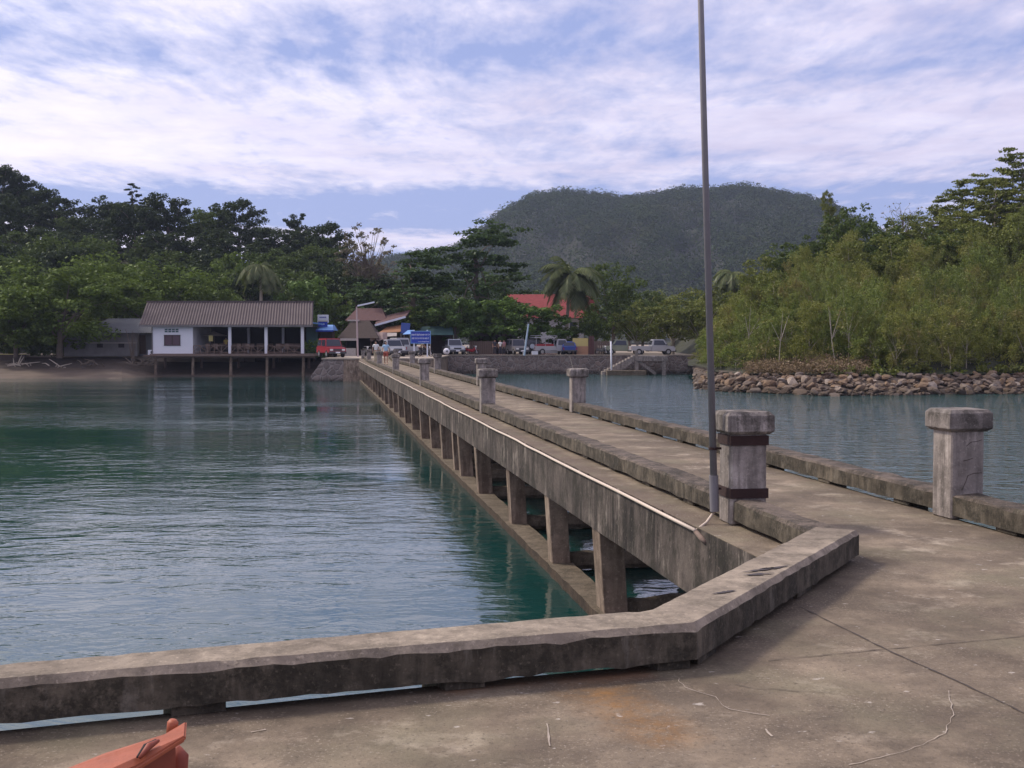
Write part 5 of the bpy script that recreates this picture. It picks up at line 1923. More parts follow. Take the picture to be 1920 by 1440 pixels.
# ------------------------------------------------------------------ brown huts and stalls
def gable(name, label, cat, x0, x1, y0, y1, z0, zr, mat, wallm, axis='y', hip=.0, group=None, over=.25):
    t_ = thing(name, label, cat, ((x0 + x1) / 2, (y0 + y1) / 2, GZ), group)
    mb = MB()
    e = [(x0 - over, y0 - over), (x1 + over, y0 - over), (x1 + over, y1 + over), (x0 - over, y1 + over)]
    if axis == 'x':
        my = (y0 + y1) / 2
        rd = [(x0 - over + hip, my), (x1 + over - hip, my)]
        top = [Vector((*e[0], z0)), Vector((*e[1], z0)), Vector((*e[2], z0)), Vector((*e[3], z0)), Vector((*rd[0], zr)), Vector((*rd[1], zr))]
        fs = [(0, 1, 5, 4), (2, 3, 4, 5), (1, 2, 5), (3, 0, 4), (3, 2, 1, 0)]
    else:
        mx = (x0 + x1) / 2
        rd = [(mx, y0 - over + hip), (mx, y1 + over - hip)]
        top = [Vector((*e[0], z0)), Vector((*e[1], z0)), Vector((*e[2], z0)), Vector((*e[3], z0)), Vector((*rd[0], zr)), Vector((*rd[1], zr))]
        fs = [(1, 2, 5, 4), (3, 0, 4, 5), (0, 1, 4), (2, 3, 5), (3, 2, 1, 0)]
    mb.add(top, fs)
    mb.build('roof', mat, t_)
    mb = MB()
    mb.box(((x0 + x1) / 2, y1 - .1, (GZ + z0) / 2), (x1 - x0, .15, z0 - GZ - .01))
    mb.build('wall', wallm, t_)
    for xx in (x0 + .1, x1 - .1):
        for yy in (y0 + .1, y1 - .35):
            mb = MB(); mb.box((xx, yy, (GZ + z0) / 2), (.14, .14, z0 - GZ - .01)); mb.build('post', M['wood_dark'], t_)
    return t_


Y1 = 121.5
g1 = gable('thatched_hut', 'brown thatched hut with a steep gable beside the street lamp', 'hut', GX(638, Y1), GX(706, Y1), Y1, Y1 + 4, ZV(634, Y1), ZV(601, Y1 + 1), M['thatch'], M['dark'], 'x', 1.2)
mb = MB(); mb.beam((GX(652, Y1 + 2), Y1 + 2, ZV(601, Y1 + 1) + .02), (GX(674, Y1 + 2), Y1 + 2, ZV(601, Y1 + 1) + .02), .3, .16); mb.build('ridge_cap', M['canvas'], g1)
mb = MB(); mb.box((GX(655, Y1), Y1 - .3, ZV(634, Y1) - .14), (GX(672, Y1) - GX(640, Y1), .06, .24)); mb.build('fascia', M['canvas'], g1)
mb = MB(); mb.box((GX(656, Y1), Y1 - .15, GZ + .4), (1.3, .6, .8)); mb.build('counter', M['canvas'], g1)
Y2 = 129
gable('brown_house', 'larger reddish brown roofed house behind the thatched hut', 'house', GX(652, Y2), GX(722, Y2), Y2, Y2 + 6, ZV(601, Y2), ZV(578, Y2 + 3), M['thatch_red'], M['wood_dark'], 'x', .9)
Y3 = 127
lr = thing('long_stall', 'long stall with a slanting white edged roof and orange awning', 'stall', (GX(735, Y3), Y3, GZ))
a, b2 = Vector((GX(703, Y3), Y3, ZV(610, Y3))), Vector((GX(760, Y3), Y3 + .5, ZV(594, Y3)))
mb = MB(); mb.beam(a, b2, .12, .22); mb.build('fascia', M['sign_white'], lr)
mb = MB(); mb.slab([a + Vector((0, .07, .05)), b2 + Vector((0, .07, .05)), b2 + Vector((.2, 4, .9)), a + Vector((-.2, 4, .9))], .08); mb.build('roof', M['thatch_red'], lr)
mb = MB()
mb.slab([(GX(712, Y3), Y3 - .9, ZV(624, Y3)), (GX(752, Y3), Y3 - .9, ZV(622, Y3)), (GX(760, Y3), Y3 + .9, ZV(608, Y3)), (GX(724, Y3), Y3 + .9, ZV(613, Y3))], .06)
mb.build('awning', M['awning_orange'], lr)
mb = MB(); mb.box((GX(735, Y3), Y3 + 2.5, (GZ + ZV(626, Y3)) / 2), (GX(762, Y3) - GX(708, Y3), .15, ZV(626, Y3) - GZ)); mb.build('back_wall', M['dark'], lr)
mb = MB(); mb.slab([(GX(724, Y3), Y3 - 1.4, ZV(631, Y3)), (GX(746, Y3), Y3 - 1.4, ZV(630, Y3)), (GX(746, Y3), Y3 - .95, ZV(624, Y3)), (GX(724, Y3), Y3 - .95, ZV(624, Y3))], .05); mb.build('valance', M['canvas'], lr)
for u in (710, 728, 744, 759):
    mb = MB(); mb.box((GX(u, Y3), Y3 - .8, (GZ + ZV(624, Y3)) / 2), (.09, .09, ZV(624, Y3) - GZ - .05)); mb.build('post', M['wood'], lr)
Y4 = 122.5
bn = thing('cloth_awning', 'faded patchwork cloth awning hung in front of the stalls', 'awning', (GX(709, Y4), Y4, GZ))
mb = MB()
nn = 8
vs, fs = [], []
for i in range(nn + 1):
    u = 695 + 31 * i / nn
    for j, v in enumerate((623, 630, 638)):
        vs.append((GX(u, Y4), Y4 - .25 * j - .12 * math.sin(i * 1.3), ZV(v + (2 * math.sin(i * 1.9) if j == 2 else 0), Y4)))
for i in range(nn):
    for j in range(2):
        a_ = i * 3 + j
        fs.append((a_, a_ + 1, a_ + 4, a_ + 3))
mb.add(vs, fs)
cl_ = mb.build('cloth', simple('patchwork_cloth', (.34, .25, .22), .9, 0, .7, 2.2), bn)
sm = cl_.modifiers.new('thick', 'SOLIDIFY'); sm.thickness = .03
for u in (695.5, 725.5):
    mb = MB(); mb.tube([(GX(u, Y4), Y4 + .02, GZ), (GX(u, Y4), Y4 + .02, ZV(623, Y4))], .035, 6); mb.build('pole', M['wood'], bn)
Y5 = 124.5
tp = thing('tarpaulin_tent', 'deep blue tarpaulin hung beside the blue sign board', 'tarpaulin', (GX(758, Y5), Y5, GZ))
mb = MB(); mb.slab([(GX(751, Y5), Y5, ZV(625, Y5)), (GX(768, Y5), Y5, ZV(625, Y5)), (GX(769, Y5), Y5 + .4, ZV(606, Y5)), (GX(752, Y5), Y5 + .4, ZV(605, Y5))], .04); mb.build('sheet', M['tarp_blue'], tp)
mb = MB(); mb.slab([(GX(757, Y5), Y5 - 1.2, ZV(627, Y5)), (GX(775, Y5), Y5 - 1.2, ZV(626, Y5)), (GX(776, Y5), Y5 - .05, ZV(619, Y5)), (GX(765, Y5), Y5 - .05, ZV(619, Y5))], .04); mb.build('awning', M['light_blue'], tp)
for u in (752, 768, 775):
    mb = MB(); mb.tube([(GX(u, Y5), Y5 + .1, GZ), (GX(u, Y5), Y5 + .1, ZV(618, Y5))], .04, 6); mb.build('pole', M['grey_wall'], tp)
Y6 = 131
gable('roofed_shelter', 'dim shelter with a dull green roof under the quay trees', 'shelter', GX(788, Y6), GX(846, Y6), Y6, Y6 + 4, ZV(628, Y6), ZV(612, Y6 + 2), M['teal'], M['wood_dark'], 'x', .3)
gable('dark_stall', 'dark open stall in the shade between the quay trees', 'stall', GX(880, Y6), GX(968, Y6), Y6 + 3, Y6 + 7, ZV(630, Y6), ZV(618, Y6 + 2), M['thatch'], M['wood_dark'], 'x', .3)
# red roofed house
Y7 = 149
rh = thing('red_roofed_house', 'pale walled house with a bright red tiled hip roof', 'house', (GX(1030, Y7), Y7, GZ))
xr0, xr1 = GX(948, Y7), GX(1104, Y7)
z0_, zr_ = ZV(596, Y7), ZV(552, Y7 + 4)
mb = MB()
mb.add([(xr0 + 1.2, Y7, z0_), (xr1, Y7, z0_), (xr1, Y7 + 9, z0_), (xr0 + 1.2, Y7 + 9, z0_), (xr0 + .2, Y7 + 4.2, zr_), (xr1 - 1.6, Y7 + 4.2, zr_)],
       [(0, 1, 5, 4), (2, 3, 4, 5), (1, 2, 5), (3, 0, 4), (3, 2, 1, 0)])
mb.build('roof', M['red_roof'], rh)
mb = MB()
mb.add([(xr1 - 1.0, Y7 + 2.2, z0_ + .6), (xr1 + 1.5, Y7 + 2.2, z0_ + .6), (xr1 + 1.5, Y7 + 8, z0_ + .6), (xr1 - 1.0, Y7 + 8, z0_ + .6), (xr1 + .3, Y7 + 3.0, zr_ + .25), (xr1 + .3, Y7 + 8, zr_ + .25)], [(1, 2, 5, 4), (3, 0, 4, 5), (0, 1, 4), (2, 3, 5), (3, 2, 1, 0)])
mb.build('dormer', M['red_roof'], rh)
mb = MB(); mb.box(((xr0 + xr1) / 2 + .5, Y7 + 4.6, (GZ + z0_) / 2 - .02), (xr1 - xr0 - 2.2, 7.6, z0_ - GZ - .06)); mb.build('wall', M['white'], rh)
for u in (1075, 1092):
    mb = MB(); mb.box((GX(u, Y7), Y7 + .78, ZV(612, Y7)), (.8, .06, 1.1)); mb.build('window', M['glass'], rh)
# yellow stall wall
Y8 = 131
yw = thing('painted_wall', 'yellow painted wall with an orange base beside brown pillars', 'wall', (GX(1088, Y8), Y8, GZ))
mb = MB(); mb.box((GX(1088, Y8), Y8, (ZV(649, Y8) + ZV(634, Y8)) / 2), (GX(1103, Y8) - GX(1074, Y8), .2, ZV(634, Y8) - ZV(649, Y8))); mb.build('upper_wall', M['yellow_wall'], yw)
mb = MB(); mb.box((GX(1088, Y8), Y8, (GZ + ZV(649, Y8)) / 2), (GX(1103, Y8) - GX(1074, Y8) + .04, .26, ZV(649, Y8) - GZ)); mb.build('base', M['orange_wall'], yw)
for u in (1106, 1111):
    mb = MB(); mb.box((GX(u, Y8), Y8 - .1, (GZ + ZV(630, Y8)) / 2), (.28, .3, ZV(630, Y8) - GZ)); mb.build('pillar', M['thatch_red'], yw)
for u, lab in ((905, 'pale board fence panel in the shade behind the people'), (1126, 'dim brown fence panel right of the yellow wall')):
    t_ = thing('fence', lab, 'fence', (GX(u, Y8 + 2), Y8 + 2, GZ))
    mb = MB()
    for i in range(12):
        mb.box((GX(u, Y8 + 2) - 1.4 + i * .25, Y8 + 2, GZ + .75), (.22, .04, 1.5 + .05 * (i % 3)))
    mb.build('boards', M['wood'], t_)
    mb = MB(); mb.box((GX(u, Y8 + 2), Y8 + 2.05, GZ + 1.1), (3, .05, .1)); mb.build('crossbar', M['wood_dark'], t_)

# ------------------------------------------------------------------ street lamp, sign, leaning pole
YL = 113.0
lm = thing('street_lamp', 'thin pinkish street lamp with a white tube arm beside the thatched hut', 'street lamp', (GX(671, YL), YL, GZ))
mb = MB(); mb.tube([(GX(671, YL), YL, GZ), (GX(669, YL), YL, ZV(573, YL))], [.09, .07], 8); mb.build('pole', simple('pinkish_grey_paint', (.42, .33, .33), .7, 0, .15, 3), lm)
mb = MB(); mb.beam((GX(669, YL), YL, ZV(574, YL)), (GX(703, YL), YL - .3, ZV(567, YL)), .16, .14); mb.build('lamp_head', M['sign_white'], lm)
mb = MB(); mb.box((GX(669, YL), YL, ZV(573, YL)), (.2, .2, .2)); mb.build('bracket', M['rust'], lm)
YB = 113.0
sg = thing('sign_board', 'blue notice board with rows of white lettering on two white posts', 'sign', (GX(789, YB), YB, GZ))
zb0, zb1 = ZV(643.5, YB), ZV(621, YB)
xb0, xb1 = GX(770.5, YB), GX(807, YB)
mb = MB(); mb.box(((xb0 + xb1) / 2, YB, (zb0 + zb1) / 2), (xb1 - xb0, .06, zb1 - zb0)); sp_ = mb.build('panel', M['sign_blue'], sg)
mb = MB()
for z_ in (zb0, zb1):
    mb.box(((xb0 + xb1) / 2, YB - .02, z_), (xb1 - xb0 + .1, .1, .06))
for x_ in (xb0, xb1):
    mb.box((x_, YB - .02, (zb0 + zb1) / 2), (.07, .098, zb1 - zb0 - .06))
mb.build('frame', M['light_blue'], sg)
for x_ in (xb0 + .3, xb1 - .3):
    mb = MB(); mb.box((x_, YB + .1, (GZ + zb1 + .12) / 2), (.13, .12, zb1 + .12 - GZ)); mb.build('post', M['sign_white'], sg)
mb = MB(); mb.box((xb1 - .02, YB + .1, (GZ + zb1) / 2), (.07, .07, zb1 - GZ)); mb.build('stay', M['canvas'], sg)
rng = random.Random(6)
mb = MB()
for (fz, x0f, x1f, hh_) in ((.70, .04, .97, .15), (.40, .06, .93, .16), (.12, .38, .93, .08)):
    xx = xb0 + (xb1 - xb0) * x0f
    zc = zb0 + (zb1 - zb0) * fz
    while xx < xb0 + (xb1 - xb0) * x1f - .03:
        wd = rng.uniform(.045, .075)
        # small rounded letters of stem, hook and bowl
        mb.tube([(xx, YB - .036, zc - hh_ / 2), (xx, YB - .036, zc + hh_ / 2), (xx + wd * .6, YB - .036, zc + hh_ / 2 - .005), (xx + wd * .7, YB - .036, zc + rng.uniform(-.5, .1) * hh_)], .0115, 4)
        if rng.random() < .25:
            mb.tube([(xx + .01, YB - .036, zc + hh_ * .72), (xx + wd * .7, YB - .036, zc + hh_ * .85)], .010, 4)
        xx += wd + rng.choice([.018, .022, .02, .05])
mb.build('lettering', M['sign_white'], sp_)
YP = 124
a, b2 = aty(983, 668, YP), aty(991, 607, YP)
tag(MB().tube([Vector((a.x, YP, GZ)), b2], [.11, .085], 10).build('leaning_pole', simple('pale_blue_paint', (.36, .46, .55), .6, 0, .15, 4)), 'pale blue pole leaning beside the grey jeep', 'pole')
ln = thing('quay_marker', 'stubby white post cluster at the end of the pier rail', 'post', P(3.7, 103.2, GZ))
mb = MB(); mb.box(P(3.7, 103.2, GZ + .35), (.28, .28, .7), PA); mb.build('shaft', M['post'], ln, bevel=.02)
mb = MB(); mb.box(P(3.7, 103.2, GZ + .74), (.36, .36, .08), PA); mb.build('cap', M['cap'], ln)

# ------------------------------------------------------------------ vehicles
def inset_panel(q, m0, m1, mb_, m2=None, m3=None, th=.02, proud=.006):
    """a panel inside the quad q (bl, br, tr, tl): margins as fractions"""
    bl, br, tr, tl = [Vector(p) for p in q]
    f = lambda s, t_: (bl.lerp(br, s)).lerp(tl.lerp(tr, s), t_)
    m2 = m0 if m2 is None else m2
    m3 = m1 if m3 is None else m3
    c = [f(m0, m1), f(1 - m2, m1), f(1 - m2, 1 - m3), f(m0, 1 - m3)]
    nr = (c[1] - c[0]).cross(c[3] - c[0]).normalized()
    mb_.hexa([p - nr * th for p in c], [p + nr * proud for p in c])


def car_proto(name, label, cat, paint, L=4.4, W=1.72, hb=.95, H=1.75, cab=(-.9, 2.0), kind='suv', slopeF=.55, slopeR=.2, spare=False, paint2=None, group='vehicles parked along the quay'):
    """front towards -y; origin on the ground"""
    t_ = thing(name, label, cat, (0, 0, 0), group)
    mb = MB()
    prof = [(-L / 2, .42), (-L / 2 + .02, hb - .22), (-L / 2 + .12, hb - .06), (cab[0] - slopeF + .1, hb), (L / 2 if kind != 'pickup' else cab[1], hb), (L / 2 if kind != 'pickup' else cab[1], .4)]
    mb.extrude_side(prof, -W / 2, W / 2)
    o = mb.build('body', paint, t_, bevel=.045, seg=2)
    bm = bmesh.new(); bm.from_mesh(o.data); bmesh.ops.recalc_face_normals(bm, faces=bm.faces); bm.to_mesh(o.data); bm.free()
    y0, y1 = cab
    wb, wt_ = W / 2 - .03, W / 2 - .16
    zb_, zt_ = hb - .03, H
    B = [Vector((-wb, y0 - slopeF, zb_)), Vector((wb, y0 - slopeF, zb_)), Vector((wb, y1, zb_)), Vector((-wb, y1, zb_))]
    T = [Vector((-wt_, y0, zt_)), Vector((wt_, y0, zt_)), Vector((wt_, y1 - slopeR, zt_)), Vector((-wt_, y1 - slopeR, zt_))]
    mb = MB(); mb.hexa(B, T)
    cb = mb.build('cabin', paint, t_, bevel=.05, seg=2)
    mb = MB(); inset_panel([B[0], B[1], T[1], T[0]], .05, .12, mb, proud=.02); mb.build('windscreen', M['glass'], t_)
    mb = MB(); inset_panel([B[2], B[3], T[3], T[2]], .1, .2, mb, proud=.02); mb.build('rear_window', M['glass'], t_)
    for q in ([B[1], B[2], T[2], T[1]], [B[3], B[0], T[0], T[3]]):
        mb = MB()
        if y1 - y0 > 1.5:
            bl, br, tr, tl = q
            inset_panel([bl, bl.lerp(br, .47), tl.lerp(tr, .47), tl], .1, .16, mb, .04, proud=.02)
            inset_panel([bl.lerp(br, .5), br, tr, tl.lerp(tr, .5)], .05, .16, mb, .12, proud=.02)
        else:
            inset_panel(q, .12, .16, mb, proud=.02)
        mb.build('side_window', M['glass'], t_)
    if kind == 'pickup':
        ya, yb = cab[1] + .03, L / 2
        mb = MB()
        mb.box((0, (ya + yb) / 2, .52), (W - .06, yb - ya, .1))
        mb.box((-W / 2 + .05, (ya + yb) / 2, .74), (.07, yb - ya, .46)); mb.box((W / 2 - .05, (ya + yb) / 2, .74), (.07, yb - ya, .46))
        mb.box((0, yb - .04, .74), (W - .18, .07, .46)); mb.box((0, ya + .04, .74), (W - .18, .07, .46))
        mb.build('cargo_bed', paint2 or paint, t_, bevel=.01)
    for sx_ in (-1, 1):
        mb = MB(); mb.box((sx_ * (W / 2 - .27), -L / 2 - .005, hb - .28), (.28, .05, .17)); mb.build('headlight', M['lamp'], t_, bevel=.01)
        mb = MB(); mb.box((sx_ * (W / 2 - .12), L / 2 + (.0 if kind != 'pickup' else -.0), hb - .22), (.12, .04, .26)); mb.build('tail_light', M['red_paint'], t_)
        for yy in (-L / 2 + .78, L / 2 - .85):
            mb = MB(); mb.cyl((sx_ * (W / 2 - .1), yy, .345), .345, .22, 'x', 18); wh = mb.build('wheel', M['rubber'], t_, bevel=.02)
            mb = MB(); mb.cyl((sx_ * (W / 2 + .004), yy, .345), .19, .03, 'x', 12); mb.build('rim', M['rim'], wh)
        mb = MB(); mb.box((sx_ * (W / 2 + .08), y0 - slopeF + .25, hb + .12), (.16, .1, .13)); mb.build('mirror', M['bumper'], t_)
    mb = MB(); mb.box((0, -L / 2 - .05, .45), (W - .02, .16, .2)); mb.build('bumper', M['bumper'], t_, bevel=.02)
    mb = MB(); mb.box((0, L / 2 + .05, .45), (W - .04, .14, .18)); mb.build('bumper', M['bumper'], t_, bevel=.02)
    mb = MB(); mb.box((0, -L / 2 - .012, hb - .28), (W - .9, .04, .15)); mb.build('grille', M['bumper'], t_)
    mb = MB(); mb.box((0, -L / 2 - .14, .46), (.42, .02, .13)); mb.build('number_plate', M['white'], t_)
    if spare:
        mb = MB(); mb.cyl((0, L / 2 + .15, .95), .36, .2, 'y', 20); wh = mb.build('spare_wheel', M['rubber'], t_, bevel=.03)
        mb = MB(); mb.cyl((0, L / 2 + .255, .95), .27, .03, 'y', 18); mb.build('spare_cover', M['silver'], wh)
    if kind == 'songthaew':
        pass
    return t_


def park(c, u, y_, rz):
    place(c, (GX(u, y_), y_, GZ + .006), rz)


c = car_proto('parked_car', 'dark red four wheel drive car parked facing the pier', 'car', M['red_paint'], 4.0, 1.68, .98, 1.76, (-.55, 1.95), slopeF=.35)
park(c, 621, 110.5, .45)
c = car_proto('parked_van', 'white pickup seen from the front behind the two walkers', 'pickup', M['white_gloss'], 4.8, 1.7, .98, 1.68, (-.7, .75), 'pickup', slopeF=.5)
park(c, 735, 117, .35)
c = car_proto('parked_truck', 'white double cab pickup facing away beside the blue sign board', 'pickup', M['white_gloss'], 4.9, 1.72, 1.0, 1.85, (-1.1, .6), 'pickup', slopeF=.5)
park(c, 752, 121, math.pi + .6)
c = car_proto('parked_car', 'silver pickup parked nose to the sea wall under the bright green tree', 'pickup', M['silver'], 4.8, 1.7, 1.0, 1.75, (-.6, .8), 'pickup', slopeF=.6)
park(c, 850, 131, .25)
c = car_proto('parked_jeep', 'grey jeep seen from behind beside the leaning blue pole', 'jeep', M['grey_paint'], 3.7, 1.62, .95, 1.75, (-.3, 1.75), slopeF=.25, slopeR=.08)
park(c, 970, 130, .3)
c = car_proto('parked_jeep', 'dark four wheel drive car with a round spare wheel on its back', 'car', M['bumper'], 3.9, 1.66, .98, 1.75, (-.4, 1.85), slopeF=.3, slopeR=.08, spare=True)
park(c, 1003, 132, math.pi - .15)
c = car_proto('passenger_truck', 'white open sided passenger truck with red seats and a roof rack', 'truck', M['white_gloss'], 4.9, 1.74, .98, 1.75, (-1.3, -.1), 'pickup', slopeF=.4)
tk = c
for (xx, yy) in ((-.75, .15), (.75, .15), (-.75, 2.3), (.75, 2.3), (-.75, 1.2), (.75, 1.2)):
    mb = MB(); mb.box((xx, yy, 1.4), (.05, .05, .9)); mb.build('canopy_post', M['white_gloss'], tk)
mb = MB(); mb.box((0, 1.2, 1.9), (1.72, 2.5, .1)); mb.build('canopy', M['white_gloss'], tk, bevel=.02)
mb = MB()
for xx in (-.78, .78):
    mb.tube([(xx, -.2, 2.12), (xx, 2.4, 2.12)], .025, 6)
for yy in (-.2, .7, 1.6, 2.4):
    mb.tube([(-.78, yy, 2.1), (.78, yy, 2.1)], .02, 6); mb.tube([(-.78, yy, 1.95), (-.78, yy, 2.12)], .02, 6); mb.tube([(.78, yy, 1.95), (.78, yy, 2.12)], .02, 6)
mb.build('roof_rack', M['white_gloss'], tk)
for xx in (-.55, .55):
    mb = MB(); mb.box((xx, 1.2, .95), (.4, 2.2, .5)); mb.build('seat', M['red_paint'], tk, bevel=.03)
park(tk, 1036, 131, 1.95)
c = car_proto('parked_car', 'bright blue car parked beside the yellow wall', 'car', M['blue_paint'], 4.1, 1.66, .9, 1.5, (-.5, 1.6), slopeF=.6, slopeR=.5)
park(c, 1063, 132, math.pi + .12)
c = car_proto('parked_truck', 'pale green pickup in side view right of the yellow wall', 'pickup', M['olive_paint'], 5.0, 1.7, 1.0, 1.7, (-1.2, .3), 'pickup', slopeF=.5)
park(c, 1172, 132, -math.pi / 2 + .08)
c = car_proto('parked_truck', 'white pickup in side view under the rounded olive tree', 'pickup', M['white_gloss'], 4.9, 1.7, 1.0, 1.72, (-1.2, .2), 'pickup', slopeF=.5)
park(c, 1222, 129.5, math.pi / 2 + .1)
# the remaining small things
def motorbike(label, paint):
    t_ = thing('motorcycle', label, 'motorcycle', (0, 0, 0), 'motorcycles parked on the quay')
    for yy in (-.62, .6):
        mb = MB()
        ring = [(0, yy + .26 * math.cos(a * math.pi / 9), .29 + .26 * math.sin(a * math.pi / 9)) for a in range(19)]
        mb.tube(ring, .045, 6, caps=False); wh = mb.build('wheel', M['rubber'], t_)
        mb = MB(); mb.cyl((0, yy, .29), .07, .12, 'x', 8); mb.build('hub', M['rim'], wh)
    mb = MB(); mb.tube([(0, -.62, .3), (0, -.5, .62), (0, -.42, .98)], [.04, .05, .05], 6); mb.build('fork', M['rim'], t_)
    mb = MB(); mb.extrude_side([(-.45, .62), (-.38, .85), (-.1, .62), (.55, .68), (.75, .6), (.5, .42), (-.1, .32), (-.3, .4)], -.13, .13); o = mb.build('fairing', paint, t_, bevel=.03)
    bm = bmesh.new(); bm.from_mesh(o.data); bmesh.ops.recalc_face_normals(bm, faces=bm.faces); bm.to_mesh(o.data); bm.free()
    mb = MB(); mb.box((0, .28, .74), (.26, .68, .09)); mb.build('seat', M['rubber'], t_, bevel=.03)
    mb = MB(); mb.tube([(-.34, -.36, 1.0), (0, -.43, .99), (.34, -.36, 1.0)], .02, 6); mb.build('handlebar', M['rim'], t_)
    mb = MB(); mb.cyl((0, -.5, .92), .09, .12, 'y', 10); mb.build('headlight', M['lamp'], t_)
    mb = MB(); mb.box((0, -.62, .58), (.12, .34, .03), 0, .1); mb.build('mudguard', paint, t_)
    return t_


mt = motorbike('red motorcycle parked right of the silver pickup', M['red_paint'])
place(mt, (GX(885, 130), 130, GZ + .002), 1.1)
mt2 = motorbike('dark motorcycle parked under the blue sign board', M['bumper'])
place(mt2, (GX(797, 116), 116, GZ + .002), 1.4)
dup(mt2, (GX(686, 117), 117, GZ + .002), .5, 'dark motorcycle parked right of the street lamp')
dup(mt2, (GX(700, 118), 118, GZ + .002), 1.9, 'dark motorcycle parked under the cloth awning')
dup(mt, (GX(874, 131), 131, GZ + .002), .4, 'red motorcycle half hidden behind the silver pickup')
dup(mt2, (GX(1128, 130), 130, GZ + .002), .9, 'dark motorcycle parked right of the brown pillars')

by = thing('buoy', 'round white float resting on the edge of the quay', 'buoy', (GX(837, 127.6), 127.8, GZ + .05))
me = bpy.data.meshes.new('buoy_ball')
bm = bmesh.new(); bmesh.ops.create_uvsphere(bm, u_segments=24, v_segments=14, radius=.36); bm.to_mesh(me); bm.free()
me.materials.append(M['white']); me.polygons.foreach_set('use_smooth', [True] * len(me.polygons))
o = bpy.data.objects.new('ball', me); COL.objects.link(o); o.parent = by; o.location = (0, 0, .36)
me = bpy.data.meshes.new('buoy_band')
bm = bmesh.new(); bmesh.ops.create_circle(bm, segments=12, radius=.1, cap_ends=True)
r_ = bmesh.ops.extrude_face_region(bm, geom=bm.faces[:]); bmesh.ops.translate(bm, verts=[v for v in r_['geom'] if isinstance(v, bmesh.types.BMVert)], vec=(0, 0, .05)); bmesh.ops.recalc_face_normals(bm, faces=bm.faces); bm.to_mesh(me); bm.free()
me.materials.append(M['bumper'])
o = bpy.data.objects.new('eye', me); COL.objects.link(o); o.parent = by; o.location = (.08, -.34, .38); o.rotation_euler = (math.pi / 2, 0, 0)
fb = thing('foam_box', 'white foam box on the sea wall in front of the parked jeeps', 'box', (GX(1003, 127.3), 127.3, GZ + .06))
mb = MB(); mb.box((GX(1003, 127.3), 127.3, GZ + .22), (.66, .45, .32)); mb.build('box_body', M['white'], fb, bevel=.02)
mb = MB(); mb.box((GX(1003, 127.3), 127.3, GZ + .41), (.7, .49, .06)); mb.build('lid', M['white'], fb, bevel=.01)
mb = MB()
for i in range(7):
    a = i * .9
    mb.tube([(GX(1015 + i * 4, 127.4) + .1 * math.sin(a), 127.4 + .2 * math.cos(a), GZ + .1), (GX(1019 + i * 4, 127.4), 127.3, GZ + .16 + .05 * math.sin(a))], .05, 6)
tag(mb.build('rope_heap', M['thatch_red']), 'heap of reddish rope and net on the sea wall edge', 'rope')
HAZE = .00016
# ------------------------------------------------------------------ people
def skinned(name, nodes, edges, mat, parent, sub=1):
    """nodes: {key: (x, y, z, r)}; edges: list of key pairs; grown with a Skin modifier"""
    me = bpy.data.meshes.new(name)
    keys = list(nodes)
    ix = {k: i for i, k in enumerate(keys)}
    me.from_pydata([nodes[k][:3] for k in keys], [(ix[a], ix[b2]) for a, b2 in edges], [])
    o = bpy.data.objects.new(name, me)
    COL.objects.link(o)
    o.parent = parent
    md = o.modifiers.new('skin', 'SKIN')
    md.use_smooth_shade = True
    if not me.skin_vertices:
        return o
    for k in keys:
        r_ = nodes[k][3]
        sv = me.skin_vertices[0].data[ix[k]]
        sv.radius = (r_, r_) if not hasattr(r_, '__len__') else r_
        sv.use_root = (k == keys[0])
    s = o.modifiers.new('sub', 'SUBSURF')
    s.levels = s.render_levels = sub
    me.materials.append(mat)
    return o


